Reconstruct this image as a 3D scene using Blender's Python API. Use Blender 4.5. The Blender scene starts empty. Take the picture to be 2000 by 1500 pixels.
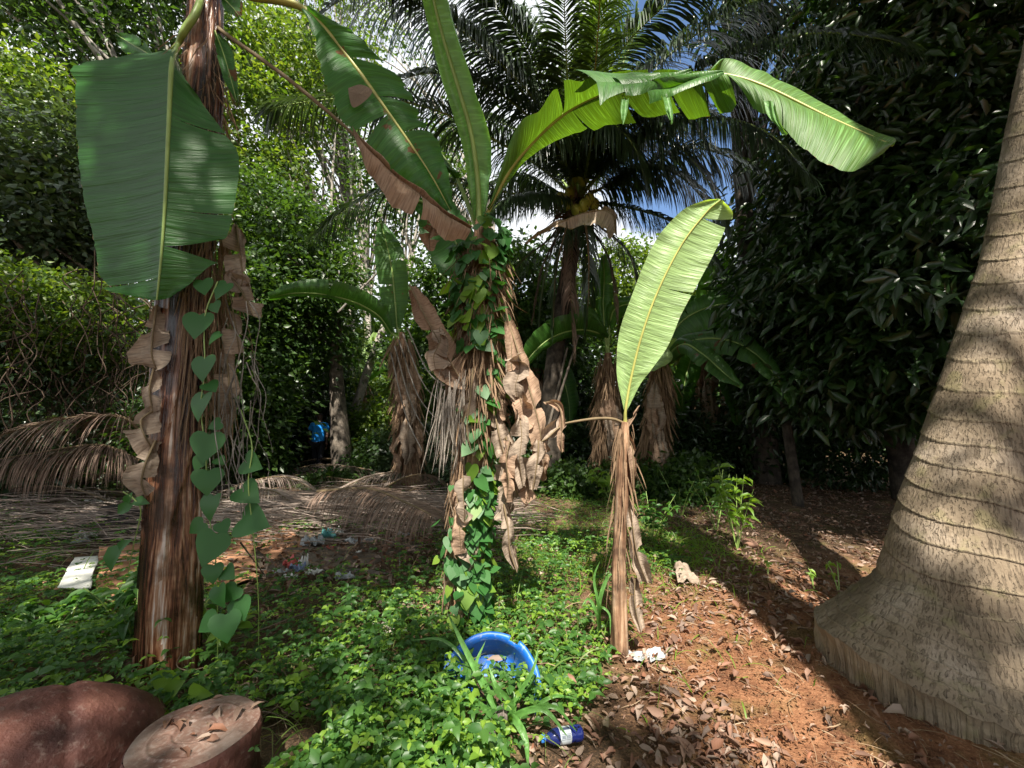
import bpy, math, random
import numpy as np
from mathutils import Vector, Matrix
R = math.radians
rng = np.random.default_rng(11)
random.seed(11)
scene = bpy.context.scene
COL = scene.collection

# ------------------------------------------------------------------ camera
FPX, TILT, CAMZ = 800.0, R(4.65), 1.6
cd = bpy.data.cameras.new('camera'); cam = bpy.data.objects.new('camera', cd); COL.objects.link(cam)
cd.sensor_width = 36; cd.lens = 36*FPX/2000; cd.clip_start = 0.05; cd.clip_end = 400
cam.location = (0, 0, CAMZ); cam.rotation_euler = (R(90)+TILT, 0, 0)
scene.camera = cam
scene.render.resolution_x = 1024; scene.render.resolution_y = 768

# ------------------------------------------------------------------ sun + sky
SUN_EL, SUN_AZ = R(54), R(0)
sd = bpy.data.lights.new('sun', 'SUN'); sun = bpy.data.objects.new('sun', sd); COL.objects.link(sun)
sd.energy = 5.0; sd.angle = R(0.6); sd.color = (1.0, 0.93, 0.82)
sun.rotation_euler = (R(90)-SUN_EL, 0, SUN_AZ); sun.location = (0, -10, 20)
w = bpy.data.worlds.new('World'); scene.world = w; w.use_nodes = True
wn = w.node_tree; wn.nodes.clear()
def wnode(t, **k):
    n = wn.nodes.new(t)
    for a, b in k.items(): setattr(n, a, b)
    return n
sky = wnode('ShaderNodeTexSky', sky_type='NISHITA'); sky.sun_disc = False
sky.sun_elevation = SUN_EL; sky.sun_rotation = R(180)-SUN_AZ; sky.dust_density = 0.2; sky.ozone_density = 3.5
bg = wnode('ShaderNodeBackground'); bg.inputs[1].default_value = 0.085
bgc = wnode('ShaderNodeBackground'); bgc.inputs[0].default_value = (0.93, 0.96, 1.0, 1); bgc.inputs[1].default_value = 0.50
tc = wnode('ShaderNodeTexCoord'); nz = wnode('ShaderNodeTexNoise'); nz.inputs['Scale'].default_value = 2.6; nz.inputs['Detail'].default_value = 7
mp = wnode('ShaderNodeMapping'); mp.inputs['Location'].default_value = (1.9, 0.4, 0.25); mp.inputs['Scale'].default_value = (1, 1, 1.6)
rp = wnode('ShaderNodeValToRGB'); rp.color_ramp.elements[0].position = 0.43; rp.color_ramp.elements[1].position = 0.60
mx = wnode('ShaderNodeMixShader'); wo = wnode('ShaderNodeOutputWorld')
L = wn.links.new
L(sky.outputs[0], bg.inputs[0]); L(tc.outputs['Generated'], mp.inputs[0]); L(mp.outputs[0], nz.inputs['Vector'])
_gd = wnode('ShaderNodeVectorMath', operation='DOT_PRODUCT'); _gd.inputs[1].default_value = (.41, .68, .605)   # a clear blue gap high to the right
_mr = wnode('ShaderNodeMapRange'); _mr.inputs['From Min'].default_value = .945; _mr.inputs['From Max'].default_value = .992; _mr.inputs['To Min'].default_value = .20; _mr.inputs['To Max'].default_value = -.35
_ad = wnode('ShaderNodeMath', operation='ADD'); L(tc.outputs['Generated'], _gd.inputs[0]); L(_gd.outputs['Value'], _mr.inputs['Value']); L(nz.outputs['Fac'], _ad.inputs[0]); L(_mr.outputs[0], _ad.inputs[1]); L(_ad.outputs[0], rp.inputs[0]); L(rp.outputs[0], mx.inputs[0]); L(bg.outputs[0], mx.inputs[1]); L(bgc.outputs[0], mx.inputs[2]); L(mx.outputs[0], wo.inputs[0])
scene.view_settings.view_transform = 'Standard'; scene.view_settings.look = 'None'
scene.view_settings.gamma = 1; scene.view_settings.exposure = 1.42
try:
    scene.cycles.max_bounces = 8; scene.cycles.diffuse_bounces = 4; scene.cycles.transmission_bounces = 5
    scene.cycles.glossy_bounces = 2; scene.cycles.caustics_reflective = False; scene.cycles.caustics_refractive = False
except Exception: pass

# ------------------------------------------------------------------ helpers
CT, ST = math.cos(TILT), math.sin(TILT)
def ray(px, py):
    dx = (px-1000)/FPX; dy = -(py-750)/FPX
    return np.array([dx, CT-dy*ST, ST+dy*CT])
def P(px, py, Y):
    d = ray(px, py); return np.array([0, 0, CAMZ]) + d*(Y/d[1])
def gh(x, y):       # gentle ground relief
    x = np.asarray(x, float); y = np.asarray(y, float)
    h = 0.025*np.sin(1.3*x+0.7*y)+0.02*np.sin(2.9*x-1.7*y+1)+0.012*np.sin(5.1*x+4.3*y)
    h = h + 0.17*np.exp(-((x-2.7)/.85)**2-((y-2.7)/.8)**2) - 0.05*np.exp(-((x-1.6)/0.5)**2)*np.exp(-((y-2.6)/1.8)**2)
    return h
def G(px, py):
    d = ray(px, py); s = CAMZ/max(1e-3, -d[2]); 
    for _ in range(4):
        p = np.array([0, 0, CAMZ])+d*s; s = (CAMZ-float(gh(p[0], p[1])))/max(1e-3, -d[2])
    return np.array([0, 0, CAMZ])+d*s
def nrm(a): return a/np.maximum(np.linalg.norm(a, axis=-1, keepdims=True), 1e-9)
def catmull(pts, n):
    pts = np.asarray(pts, float); k = len(pts)
    if k == 2: t = np.linspace(0, 1, n)[:, None]; return pts[0]*(1-t)+pts[1]*t
    f = pts.reshape(k, -1); e = np.vstack([2*f[0]-f[1], f, 2*f[-1]-f[-2]])
    t = np.linspace(0, k-1-1e-6, n); i = t.astype(int); u = (t-i)[:, None]
    p0, p1, p2, p3 = e[i], e[i+1], e[i+2], e[i+3]
    o = 0.5*((2*p1)+(-p0+p2)*u+(2*p0-5*p1+4*p2-p3)*u*u+(-p0+3*p1-3*p2+p3)*u**3)
    return o.reshape((n,)+pts.shape[1:])
class SN:            # smooth vector noise from random sines
    def __init__(s, seed, octs=4, base=1.0):
        r = np.random.default_rng(seed); s.k = []; 
        for o in range(octs):
            for j in range(4):
                v = r.normal(size=3); v = v/np.linalg.norm(v)*base*2**o*6.28; s.k.append((v, r.uniform(0, 6.28), 0.5**o))
    def __call__(s, p):
        return sum(a*np.sin(p@v+ph) for v, ph, a in s.k)/3.2
class MB:
    def __init__(s): s.v = []; s.f = []; s.uv = []; s.n = 0
    def add(s, V, F, UV=None):
        V = np.asarray(V, float).reshape(-1, 3); F = np.asarray(F, int)
        s.v.append(V); s.f.append(F+s.n)
        s.uv.append(np.zeros((len(V), 2)) if UV is None else np.asarray(UV, float).reshape(-1, 2)); s.n += len(V)
    def build(s, name, mat, parent=None, smooth=True):
        V = np.vstack(s.v); UV = np.vstack(s.uv); m = bpy.data.meshes.new(name)
        m.vertices.add(len(V)); 
        if parent is not None and parent.type == 'EMPTY': V = V-np.array(parent.location)
        elif parent is not None and parent.parent is not None: V = V-np.array(parent.parent.location)
        m.vertices.foreach_set('co', V.astype(np.float32).ravel())
        lv = np.concatenate([f.ravel() for f in s.f]); tot = np.concatenate([np.full(len(f), f.shape[1]) for f in s.f])
        st = np.concatenate([[0], np.cumsum(tot)[:-1]])
        m.loops.add(len(lv)); m.loops.foreach_set('vertex_index', lv.astype(np.int32))
        m.polygons.add(len(tot)); m.polygons.foreach_set('loop_start', st.astype(np.int32))
        m.polygons.foreach_set('loop_total', tot.astype(np.int32))
        m.polygons.foreach_set('use_smooth', np.full(len(tot), smooth))
        ul = m.uv_layers.new(name='UVMap'); ul.data.foreach_set('uv', UV[lv].astype(np.float32).ravel())
        m.update(calc_edges=True); m.materials.append(mat)
        o = bpy.data.objects.new(name, m); COL.objects.link(o)
        if parent is not None: o.parent = parent
        return o
def tag(o, label=None, cat=None, group=None, kind=None):
    if label: o['label'] = label
    if cat: o['category'] = cat
    if group: o['group'] = group
    if kind: o['kind'] = kind
    return o
def thing(name, loc, label, cat, group=None):
    o = bpy.data.objects.new(name, None); COL.objects.link(o); o.location = tuple(float(c) for c in loc)
    o.empty_display_size = 0.1
    return tag(o, label, cat, group)
def grid_faces(a, b, closed=False):
    i = np.arange(a-1)[:, None]; jn = b if closed else b-1; j = np.arange(jn)[None, :]
    j2 = (j+1) % b
    return np.stack([i*b+j, i*b+j2, (i+1)*b+j2, (i+1)*b+j], -1).reshape(-1, 4)
def frames(C):
    T = np.gradient(C, axis=0); T = nrm(T)
    ref = np.array([0.13, 0.97, 0.2]) if abs(T[0][2]) > 0.7 else np.array([0, 0, 1.0])
    A = nrm(np.cross(T, ref)); B = np.cross(T, A); return T, A, B
def tube(mb, pts, rad, n=40, k=8, fn=None, cap=True):
    pts = np.asarray(pts, float); C = catmull(pts, n); rr = np.interp(np.linspace(0, 1, n), np.linspace(0, 1, len(rad)), rad)
    T, A, B = frames(C); th = np.linspace(0, 2*np.pi, k, endpoint=False)
    rad2 = rr[:, None]*np.ones(k)[None]
    s = np.concatenate([[0], np.cumsum(np.linalg.norm(np.diff(C, axis=0), axis=1))])
    if fn is not None: rad2 = rad2*fn(s[:, None], th[None], rr[:, None])
    V = C[:, None]+rad2[..., None]*(np.cos(th)[None, :, None]*A[:, None]+np.sin(th)[None, :, None]*B[:, None])
    UV = np.stack([np.broadcast_to(th/6.283, (n, k)), np.broadcast_to(s[:, None], (n, k))], -1)
    mb.add(V, grid_faces(n, k, True), UV)
    if cap:
        V2 = np.vstack([V[-1], C[-1:]+T[-1:]*rr[-1]*0.3]); mb.add(V2, [[j, (j+1) % k, k] for j in range(k)])
    return C
# leaf templates (unit length along +x, side y, normal z)
def tmpl(kind):
    if kind == 'cheap':
        V = [[0,0,0],[.42,.5,.10],[1,0,-.08],[.42,-.5,.10],[.5,0,0]]
        return np.array(V, float), np.array([[0,4,1],[4,2,1],[0,3,4],[4,3,2]])
    if kind == 'diamond':
        V = [[0,0,0],[.45,.5,.12],[1,0,-.05],[.45,-.5,.12]]
        return np.array(V, float), np.array([[0,2,1],[0,3,2]])
    if kind == 'leaf':
        V = [[0,0,0],[.3,0,0],[.7,0,-.02],[1,0,-.14],[.25,.42,.12],[.62,.40,.09],[.25,-.42,.12],[.62,-.40,.09]]
        F = [[0,1,4,4],[1,2,5,4],[2,3,5,5],[0,6,1,1],[1,6,7,2],[2,7,3,3]]
        return np.array(V, float), np.array([[0,1,4],[1,2,5],[1,5,4],[2,3,5],[0,6,1],[1,6,7],[1,7,2],[2,7,3]])
    if kind == 'heart':
        a = [(0,0),(-.10,.16),(-.12,.32),(-.02,.46),(.16,.52),(.38,.46),(.6,.33),(.8,.17),(1,0)]
        V = [[x,0,-.05*x*x] for x in (0,.3,.65,1)]; n0 = 4
        up = a[1:-1]
        for sgn in (1,-1):
            for x,y in up: V.append([x, sgn*y, .10*abs(y)-.06*x*x-.25*y*y])
        F = []
        k = len(up)
        for si in (0,1):
            o = 4+si*k
            ch = [0]+[o+i for i in range(k)]+[3]
            cen = [0,0,0,0,1,1,2,2]
            mids = [1,1,1,1,1,1,2,2]
            t = []
            for i in range(len(ch)-1):
                c = [1,1,1,1,1,2,2,2][i]
                if ch[i] == 3 or ch[i+1] == c: continue
                t.append([c, ch[i], ch[i+1]])
            t.append([1, o+4, 2]); 
            F += [q if si == 0 else q[::-1] for q in t]
        F = [q for q in F if len(set(q)) == 3]
        return np.array(V, float), np.array(F)
    if kind == 'blade':
        V = [[0,0,0],[.33,0,-.0],[.7,0,-.08],[1,0,-.2],[.3,.5,.05],[.68,.42,-.04],[.3,-.5,.05],[.68,-.42,-.04]]
        return np.array(V, float), np.array([[0,1,4],[1,2,5],[1,5,4],[2,3,5],[0,6,1],[1,6,7],[1,7,2],[2,7,3]])
def scatter(mb, kind, pos, d, n, size, width, curl=None):
    TV, TF = tmpl(kind); N = len(pos); d = nrm(d); n = n-(n*d).sum(-1, keepdims=True)*d; n = nrm(n); s = np.cross(n, d)
    size = np.broadcast_to(size, (N,)); width = np.broadcast_to(width, (N,))
    z = TV[:, 2][None]*np.ones((N, 1))
    if curl is not None: z = z + curl[:, None]*(TV[:, 0][None]-.4)**2 + np.abs(curl[:, None])*TV[:, 1][None]**2
    V = pos[:, None]+size[:, None, None]*(TV[None, :, 0:1]*d[:, None]+width[:, None, None]*TV[None, :, 1:2]*s[:, None]+z[..., None]*n[:, None])
    F = (TF[None]+(np.arange(N)*len(TV))[:, None, None]).reshape(-1, TF.shape[1])
    UV = np.broadcast_to(np.stack([TV[:, 1]+.5, TV[:, 0]], -1)[None], (N, len(TV), 2))
    mb.add(V.reshape(-1, 3), F, UV.reshape(-1, 2))
def rdir(n, up=0.0, r=rng):
    v = r.normal(size=(n, 3)); v[:, 2] += up; return nrm(v)

# ------------------------------------------------------------------ materials
class NT:
    def __init__(s, name):
        s.m = bpy.data.materials.new(name); s.m.use_nodes = True; s.t = s.m.node_tree; s.t.nodes.clear()
        s.out = s.n('ShaderNodeOutputMaterial'); s.b = s.n('ShaderNodeBsdfPrincipled')
    def n(s, t, **k):
        x = s.t.nodes.new(t)
        for a, b in k.items(): setattr(x, a, b)
        return x
    def l(s, a, b): s.t.links.new(a, b)
    def noise(s, scale, detail=5, vec=None, rough=.55):
        x = s.n('ShaderNodeTexNoise'); x.inputs['Scale'].default_value = scale; x.inputs['Detail'].default_value = detail; x.inputs['Roughness'].default_value = rough
        if vec is not None: s.l(vec, x.inputs['Vector'])
        return x.outputs['Fac']
    def coord(s, which='Object', scale=(1, 1, 1), loc=(0,0,0)):
        t = s.n('ShaderNodeTexCoord'); m = s.n('ShaderNodeMapping'); m.inputs['Scale'].default_value = scale; m.inputs['Location'].default_value = loc
        s.l(t.outputs[which], m.inputs[0]); return m.outputs[0]
    def ramp(s, fac, stops):
        x = s.n('ShaderNodeValToRGB'); e = x.color_ramp.elements
        while len(e) > 1: e.remove(e[0])
        e[0].position = stops[0][0]; e[0].color = (*stops[0][1], 1)
        for p, c in stops[1:]: q = e.new(p); q.color = (*c, 1)
        s.l(fac, x.inputs[0]); return x.outputs[0]
    def mix(s, fac, a, b, mode='MIX'):
        x = s.n('ShaderNodeMix', data_type='RGBA', blend_type=mode)
        if isinstance(fac, (int, float)): x.inputs[0].default_value = fac
        else: s.l(fac, x.inputs[0])
        for i, c in ((6, a), (7, b)):
            if isinstance(c, tuple): x.inputs[i].default_value = (*c, 1)
            else: s.l(c, x.inputs[i])
        return x.outputs[2]
    def math(s, op, a, b=0.0):
        x = s.n('ShaderNodeMath', operation=op)
        for i, c in ((0, a), (1, b)):
            if isinstance(c, (int, float)): x.inputs[i].default_value = c
            else: s.l(c, x.inputs[i])
        return x.outputs[0]
    def bump(s, h, strength=.4, dist=.01, prev=None):
        x = s.n('ShaderNodeBump'); x.inputs['Strength'].default_value = strength; x.inputs['Distance'].default_value = dist
        s.l(h, x.inputs['Height']); 
        if prev is not None: s.l(prev, x.inputs['Normal'])
        return x.outputs[0]
    def fin(s, col, rough=.6, normal=None, spec=.5, transl=0, tcol=None, metallic=0):
        if isinstance(col, tuple): s.b.inputs['Base Color'].default_value = (*col, 1)
        else: s.l(col, s.b.inputs['Base Color'])
        if isinstance(rough, (int, float)): s.b.inputs['Roughness'].default_value = rough
        else: s.l(rough, s.b.inputs['Roughness'])
        s.b.inputs['Specular IOR Level'].default_value = spec; s.b.inputs['Metallic'].default_value = metallic
        if normal is not None: s.l(normal, s.b.inputs['Normal'])
        if transl:
            tr = s.n('ShaderNodeBsdfTranslucent'); mxs = s.n('ShaderNodeMixShader'); mxs.inputs[0].default_value = transl
            if tcol is None: tcol = col
            if isinstance(tcol, tuple): tr.inputs[0].default_value = (*tcol, 1)
            else: s.l(tcol, tr.inputs[0])
            s.l(s.b.outputs[0], mxs.inputs[1]); s.l(tr.outputs[0], mxs.inputs[2]); s.l(mxs.outputs[0], s.out.inputs[0])
        else: s.l(s.b.outputs[0], s.out.inputs[0])
        return s.m
def foliage(name, cols, transl=.35, rough=.42, gain=2.0, spec=.5):
    t = NT(name); g = t.n('ShaderNodeNewGeometry')
    k = len(cols); col = t.ramp(g.outputs['Random Per Island'], [(i/(k-1) if k > 1 else 0, c) for i, c in enumerate(cols)])
    nz_ = t.noise(.9, 3, t.coord('Object')); col = t.mix(t.math('MULTIPLY', nz_, .55), col, cols[-1], 'MIX')
    tc_ = t.mix(1.0, col, (gain, gain*.95, gain*.35), 'MULTIPLY')
    return t.fin(col, rough, None, spec, transl, tc_)
def plain(name, col, rough=.6, spec=.4, var=.25, scale=8, bumpd=.003, metallic=0):
    t = NT(name); v = t.coord('Object'); n1 = t.noise(scale, 6, v)
    c = t.mix(n1, tuple(x*(1-var) for x in col), tuple(min(1, x*(1+var)) for x in col))
    return t.fin(c, rough, t.bump(n1, .5, bumpd), spec, metallic=metallic)

def banana_mat(name, top, under, transl, spots=0.0, stripe=150.0, rough=.38, pale=.0):
    t = NT(name); uvn = t.n('ShaderNodeUVMap'); sep = t.n('ShaderNodeSeparateXYZ'); t.l(uvn.outputs[0], sep.inputs[0])
    mpn = t.n('ShaderNodeMapping'); mpn.inputs['Scale'].default_value = (1.2, stripe, 1); t.l(uvn.outputs[0], mpn.inputs[0])
    fine = t.noise(1.0, 2, mpn.outputs[0]); mp2 = t.n('ShaderNodeMapping'); mp2.inputs['Scale'].default_value = (.8, stripe*.22, 1); t.l(uvn.outputs[0], mp2.inputs[0])
    broad = t.noise(1.0, 2, mp2.outputs[0])
    ob = t.coord('Object'); pat = t.noise(3.5, 4, ob)
    g = t.n('ShaderNodeNewGeometry')
    c = t.mix(g.outputs['Backfacing'], top, under)
    c = t.mix(t.math('MULTIPLY', t.ramp(fine, [(.50, (0,0,0)), (.66, (1,1,1))]), .5), c, tuple(min(1, x*1.9+.01) for x in top))
    c = t.mix(t.math('MULTIPLY', t.ramp(broad, [(.42, (1,1,1)), (.52, (0,0,0))]), .5), c, tuple(x*.55 for x in top)); c = t.mix(t.math('MULTIPLY', pat, .3), c, tuple(x*1.2 for x in under))
    edge = t.math('GREATER_THAN', t.math('ADD', sep.outputs[0], t.math('MULTIPLY', t.noise(14, 4, ob), .10)), 1.058)
    c = t.mix(t.math('MULTIPLY', edge, .8), c, (.30, .22, .10))
    if spots:
        sp = t.ramp(t.noise(5.5, 5, ob), [(.70-spots*.1, (0,0,0)), (.72-spots*.1, (1,1,1))]); c = t.mix(sp, c, (.13, .06, .02))
    h = t.math('ADD', t.math('MULTIPLY', fine, .35), broad)
    nb = t.bump(h, .9, .010)
    tcx = t.mix(1.0, c, (2.2, 2.1, .45), 'MULTIPLY')
    return t.fin(c, rough, nb, .45, transl, tcx)
def dead_mat(name, a, b, transl=.18):
    t = NT(name); uvn = t.n('ShaderNodeUVMap'); mpn = t.n('ShaderNodeMapping'); mpn.inputs['Scale'].default_value = (1.5, 70, 1); t.l(uvn.outputs[0], mpn.inputs[0])
    fine = t.noise(1.0, 3, mpn.outputs[0]); ob = t.coord('Object'); pat = t.noise(9, 5, ob); cr = t.noise(26, 4, ob)
    c = t.mix(pat, a, b); c = t.mix(t.math('MULTIPLY', t.ramp(fine, [(.35, (1,1,1)), (.55, (0,0,0))]), .55), c, tuple(x*.45 for x in a))
    n = t.bump(fine, .9, .006); n = t.bump(cr, .6, .01, n)
    return t.fin(c, .75, n, .25, transl, t.mix(1.0, c, (1.4, 1.1, .8), 'MULTIPLY'))
def stem_mat(name, stops, rough=.6, streak=(9, .9), wet=False, ob3=None):
    t = NT(name); uvn = t.n('ShaderNodeUVMap') if ob3 is None else t.n('ShaderNodeTexCoord'); src = uvn.outputs[0] if ob3 is None else uvn.outputs['Object']; mpn = t.n('ShaderNodeMapping'); mpn.inputs['Scale'].default_value = (streak[0], streak[1], 1) if ob3 is None else (ob3[0], ob3[0], ob3[1]); t.l(src, mpn.inputs[0])
    n1 = t.noise(2.2, 6, mpn.outputs[0], .65); m3 = t.n('ShaderNodeMapping'); m3.inputs['Scale'].default_value = (45, 2.5, 1) if ob3 is None else (55, 55, 2.2); t.l(src, m3.inputs[0])
    n2 = t.noise(2.0, 4, m3.outputs[0]); c = t.ramp(t.math('ADD', t.math('MULTIPLY', n1, .75), t.math('MULTIPLY', n2, .25)), stops)
    blot = t.noise(5, 5, t.coord('Object')); c = t.mix(t.math('MULTIPLY', t.ramp(blot, [(.45, (0,0,0)), (.62, (1,1,1))]), .75), c, tuple(x*.35 for x in stops[0][1]))
    r_ = t.math('SUBTRACT', rough, t.math('MULTIPLY', blot, .3 if wet else .05))
    n = t.bump(n2, .7, .008); n = t.bump(n1, .5, .02, n)
    return t.fin(c, r_, n, .6 if wet else .3)
def soil_mat():
    t = NT('soil'); v = t.coord('Object'); big = t.noise(.55, 5, v); mid = t.noise(6, 6, v); fine = t.noise(70, 5, v, .7); peb = t.n('ShaderNodeTexVoronoi'); peb.inputs['Scale'].default_value = 55; t.l(v, peb.inputs['Vector'])
    sep = t.n('ShaderNodeSeparateXYZ'); t.l(v, sep.inputs[0])
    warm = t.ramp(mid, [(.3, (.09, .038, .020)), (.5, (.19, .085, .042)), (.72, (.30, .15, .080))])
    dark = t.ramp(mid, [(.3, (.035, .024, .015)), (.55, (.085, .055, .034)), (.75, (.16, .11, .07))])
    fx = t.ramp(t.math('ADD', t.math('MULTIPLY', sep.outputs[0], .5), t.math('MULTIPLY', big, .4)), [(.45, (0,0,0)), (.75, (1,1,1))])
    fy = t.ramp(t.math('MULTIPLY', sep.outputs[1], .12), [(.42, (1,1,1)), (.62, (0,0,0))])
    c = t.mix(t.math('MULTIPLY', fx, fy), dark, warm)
    moss = t.ramp(t.noise(3.1, 5, v), [(.52, (0,0,0)), (.64, (1,1,1))]); c = t.mix(t.math('MULTIPLY', moss, .45), c, (.10, .10, .03))
    c = t.mix(t.math('MULTIPLY', t.ramp(fine, [(.5, (0,0,0)), (.7, (1,1,1))]), .5), c, (.42, .24, .13))
    n = t.bump(fine, .9, .012); n = t.bump(mid, .7, .04, n); n = t.bump(peb.outputs['Distance'], .5, .01, n)
    return t.fin(c, .9, n, .2)
def palm_mat(bole=False):
    t = NT('coconut_bole' if bole else 'coconut_bark'); uvn = t.n('ShaderNodeUVMap'); sep = t.n('ShaderNodeSeparateXYZ'); t.l(uvn.outputs[0], sep.inputs[0])
    ob = t.coord('Object'); pat = t.noise(2.6, 6, ob); fine = t.noise(60, 4, ob)
    va = t.n('ShaderNodeVectorMath', operation='ADD'); wn1 = t.n('ShaderNodeTexNoise'); wn1.inputs['Scale'].default_value = 9; t.l(ob, wn1.inputs['Vector'])
    vs = t.n('ShaderNodeVectorMath', operation='SCALE'); vs.inputs['Scale'].default_value = .035; t.l(wn1.outputs['Color'], vs.inputs[0]); t.l(ob, va.inputs[0]); t.l(vs.outputs[0], va.inputs[1])
    mz = t.n('ShaderNodeMapping'); mz.inputs['Scale'].default_value = (85, 85, 2.6)
    if bole:
        cb_ = t.n('ShaderNodeCombineXYZ'); t.l(t.math('ADD', sep.outputs[0], t.math('MULTIPLY', t.noise(14, 3, ob), .012)), cb_.inputs[0]); t.l(sep.outputs[1], cb_.inputs[1]); mz.inputs['Scale'].default_value = (170, 1.6, 1); t.l(cb_.outputs[0], mz.inputs[0])
    else: t.l(va.outputs[0], mz.inputs[0])
    nn1 = t.noise(1.0, 3, mz.outputs[0], .55)
    mz2 = t.n('ShaderNodeMapping'); mz2.inputs['Scale'].default_value = (120, 120, 16); t.l(va.outputs[0], mz2.inputs[0]); streak = t.noise(1.0, 3, mz2.outputs[0], .6)
    crack = nn1
    c = t.ramp(pat, [(.32, (.13, .10, .065)), (.5, (.27, .215, .15)), (.66, (.42, .35, .275))])
    c = t.mix(t.math('MULTIPLY', t.noise(120, 4, ob), .45), c, (.15, .11, .075))
    c = t.mix(t.math('MULTIPLY', t.ramp(streak, [(.45, (0,0,0)), (.62, (1,1,1))]), .45), c, (.17, .125, .085)); ck = t.ramp(crack, [(.38, (1,1,1)), (.47, (0,0,0))]); c = t.mix(t.math('MULTIPLY', ck, .36), c, (.09, .068, .046))
    lip = t.ramp(sep.outputs[1], [(.0, (.8,.8,.8)), (.05, (1,1,1)), (.10, (.25,.25,.25)), (.2, (0,0,0)), (1.0, (0,0,0))])
    c = t.mix(t.math('MULTIPLY', lip, t.math('ADD', t.math('MULTIPLY', fine, .8), .05)), c, (.32, .265, .17))
    edge = t.ramp(sep.outputs[1], [(.0, (0,0,0)), (.93, (0,0,0)), (.975, (1,1,1)), (1.0, (1,1,1))]); c = t.mix(t.math('MULTIPLY', edge, .6), c, (.09, .065, .04))
    lich = t.ramp(t.noise(7, 6, ob), [(.56, (0,0,0)), (.66, (1,1,1))]); c = t.mix(t.math('MULTIPLY', lich, .35), c, (.20, .19, .075))
    h = t.math('SUBTRACT', 1.0, ck); n = t.bump(h, .9, .009); n = t.bump(streak, .4, .008, n); n = t.bump(fine, .6, .006, n); n = t.bump(t.noise(14, 5, ob), .6, .012, n)
    return t.fin(c, .85, n, .25)

MT = {}
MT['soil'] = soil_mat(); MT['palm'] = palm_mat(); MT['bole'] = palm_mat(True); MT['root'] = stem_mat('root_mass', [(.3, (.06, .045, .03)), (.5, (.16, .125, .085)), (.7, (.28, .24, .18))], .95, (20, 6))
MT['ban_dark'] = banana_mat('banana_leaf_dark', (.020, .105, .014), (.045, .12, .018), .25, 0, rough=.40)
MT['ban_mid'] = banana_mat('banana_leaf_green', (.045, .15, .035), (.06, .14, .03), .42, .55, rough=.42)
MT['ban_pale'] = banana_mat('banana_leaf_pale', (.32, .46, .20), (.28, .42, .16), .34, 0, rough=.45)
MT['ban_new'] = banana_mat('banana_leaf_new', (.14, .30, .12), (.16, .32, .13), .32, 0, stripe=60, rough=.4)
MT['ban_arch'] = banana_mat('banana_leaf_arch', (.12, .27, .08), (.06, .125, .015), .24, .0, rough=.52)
MT['rib'] = plain('midrib_green', (.22, .32, .08), .45, .5, .3, 12)
MT['rib_brown'] = plain('midrib_brown', (.15, .11, .06), .7, .3, .4, 14)
MT['rib_yel'] = plain('petiole_yellow', (.36, .36, .10), .4, .5, .35, 9)
MT['dead'] = dead_mat('dead_banana_leaf', (.225, .165, .12), (.42, .345, .27))
MT['dead_or'] = dead_mat('dead_banana_leaf_rusty', (.25, .15, .095), (.45, .33, .235))
MT['fibre'] = dead_mat('dry_fibre', (.165, .10, .058), (.36, .25, .155), .1)
MT['fibre_grey'] = dead_mat('dry_fibre_grey', (.25, .22, .18), (.45, .40, .35), .1)
MT['stem_wet'] = stem_mat('pseudostem_wet', [(.40, (.012, .005, .004)), (.47, (.06, .02, .012)), (.52, (.19, .08, .04)), (.575, (.36, .21, .13)), (.64, (.58, .50, .44))], .36, (6, .3), True, (9, .45))
MT['stem_dry'] = stem_mat('pseudostem_dry', [(.34, (.06, .028, .016)), (.46, (.20, .11, .062)), (.56, (.34, .215, .13)), (.68, (.50, .39, .28))], .8, (8, .8), False, (14, .9))
MT['bark'] = stem_mat('bark_grey', [(.3, (.06, .05, .04)), (.5, (.17, .14, .11)), (.7, (.30, .27, .22))], .85, (6, 3))
MT['bark_dark'] = stem_mat('bark_dark', [(.3, (.02, .017, .013)), (.5, (.06, .048, .036)), (.7, (.11, .09, .07))], .9, (6, 3))
MT['bark_pale'] = stem_mat('bark_pale', [(.3, (.18, .16, .13)), (.5, (.34, .31, .27)), (.7, (.46, .43, .38))], .85, (6, 3))
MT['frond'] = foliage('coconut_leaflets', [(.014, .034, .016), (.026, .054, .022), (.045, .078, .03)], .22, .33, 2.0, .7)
MT['frond_lit'] = foliage('coconut_leaflets_lit', [(.05, .11, .02), (.09, .16, .03), (.12, .20, .04)], .4, .35, 2.0)  # lit copy of the leaflets, sunlight put into the green; young palm too
MT['frond_dry'] = foliage('dried_leaflets', [(.09, .055, .04), (.19, .125, .09), (.30, .215, .165), (.14, .09, .065)], .04, .65, 1.0, .25)
MT['leaflet_mix'] = foliage('leaflet_mix', [(.10, .06, .045), (.20, .135, .10), (.34, .26, .21), (.24, .20, .175), (.13, .085, .065), (.40, .34, .29)], .04, .65, 1.0, .25)
MT['frond_grey'] = foliage('weathered_leaflets', [(.22, .19, .17), (.34, .30, .27), (.16, .13, .115)], .06, .65, 1.0, .25)
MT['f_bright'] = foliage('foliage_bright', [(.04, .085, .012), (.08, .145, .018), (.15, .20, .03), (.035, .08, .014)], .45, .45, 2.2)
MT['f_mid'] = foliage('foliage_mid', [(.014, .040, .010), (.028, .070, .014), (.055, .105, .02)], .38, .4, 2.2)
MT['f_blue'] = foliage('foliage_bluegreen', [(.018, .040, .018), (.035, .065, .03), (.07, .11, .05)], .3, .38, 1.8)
MT['f_dark'] = foliage('foliage_dark_glossy', [(.010, .028, .008), (.017, .044, .012), (.030, .066, .015)], .22, .34, 2.2, .55)
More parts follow.
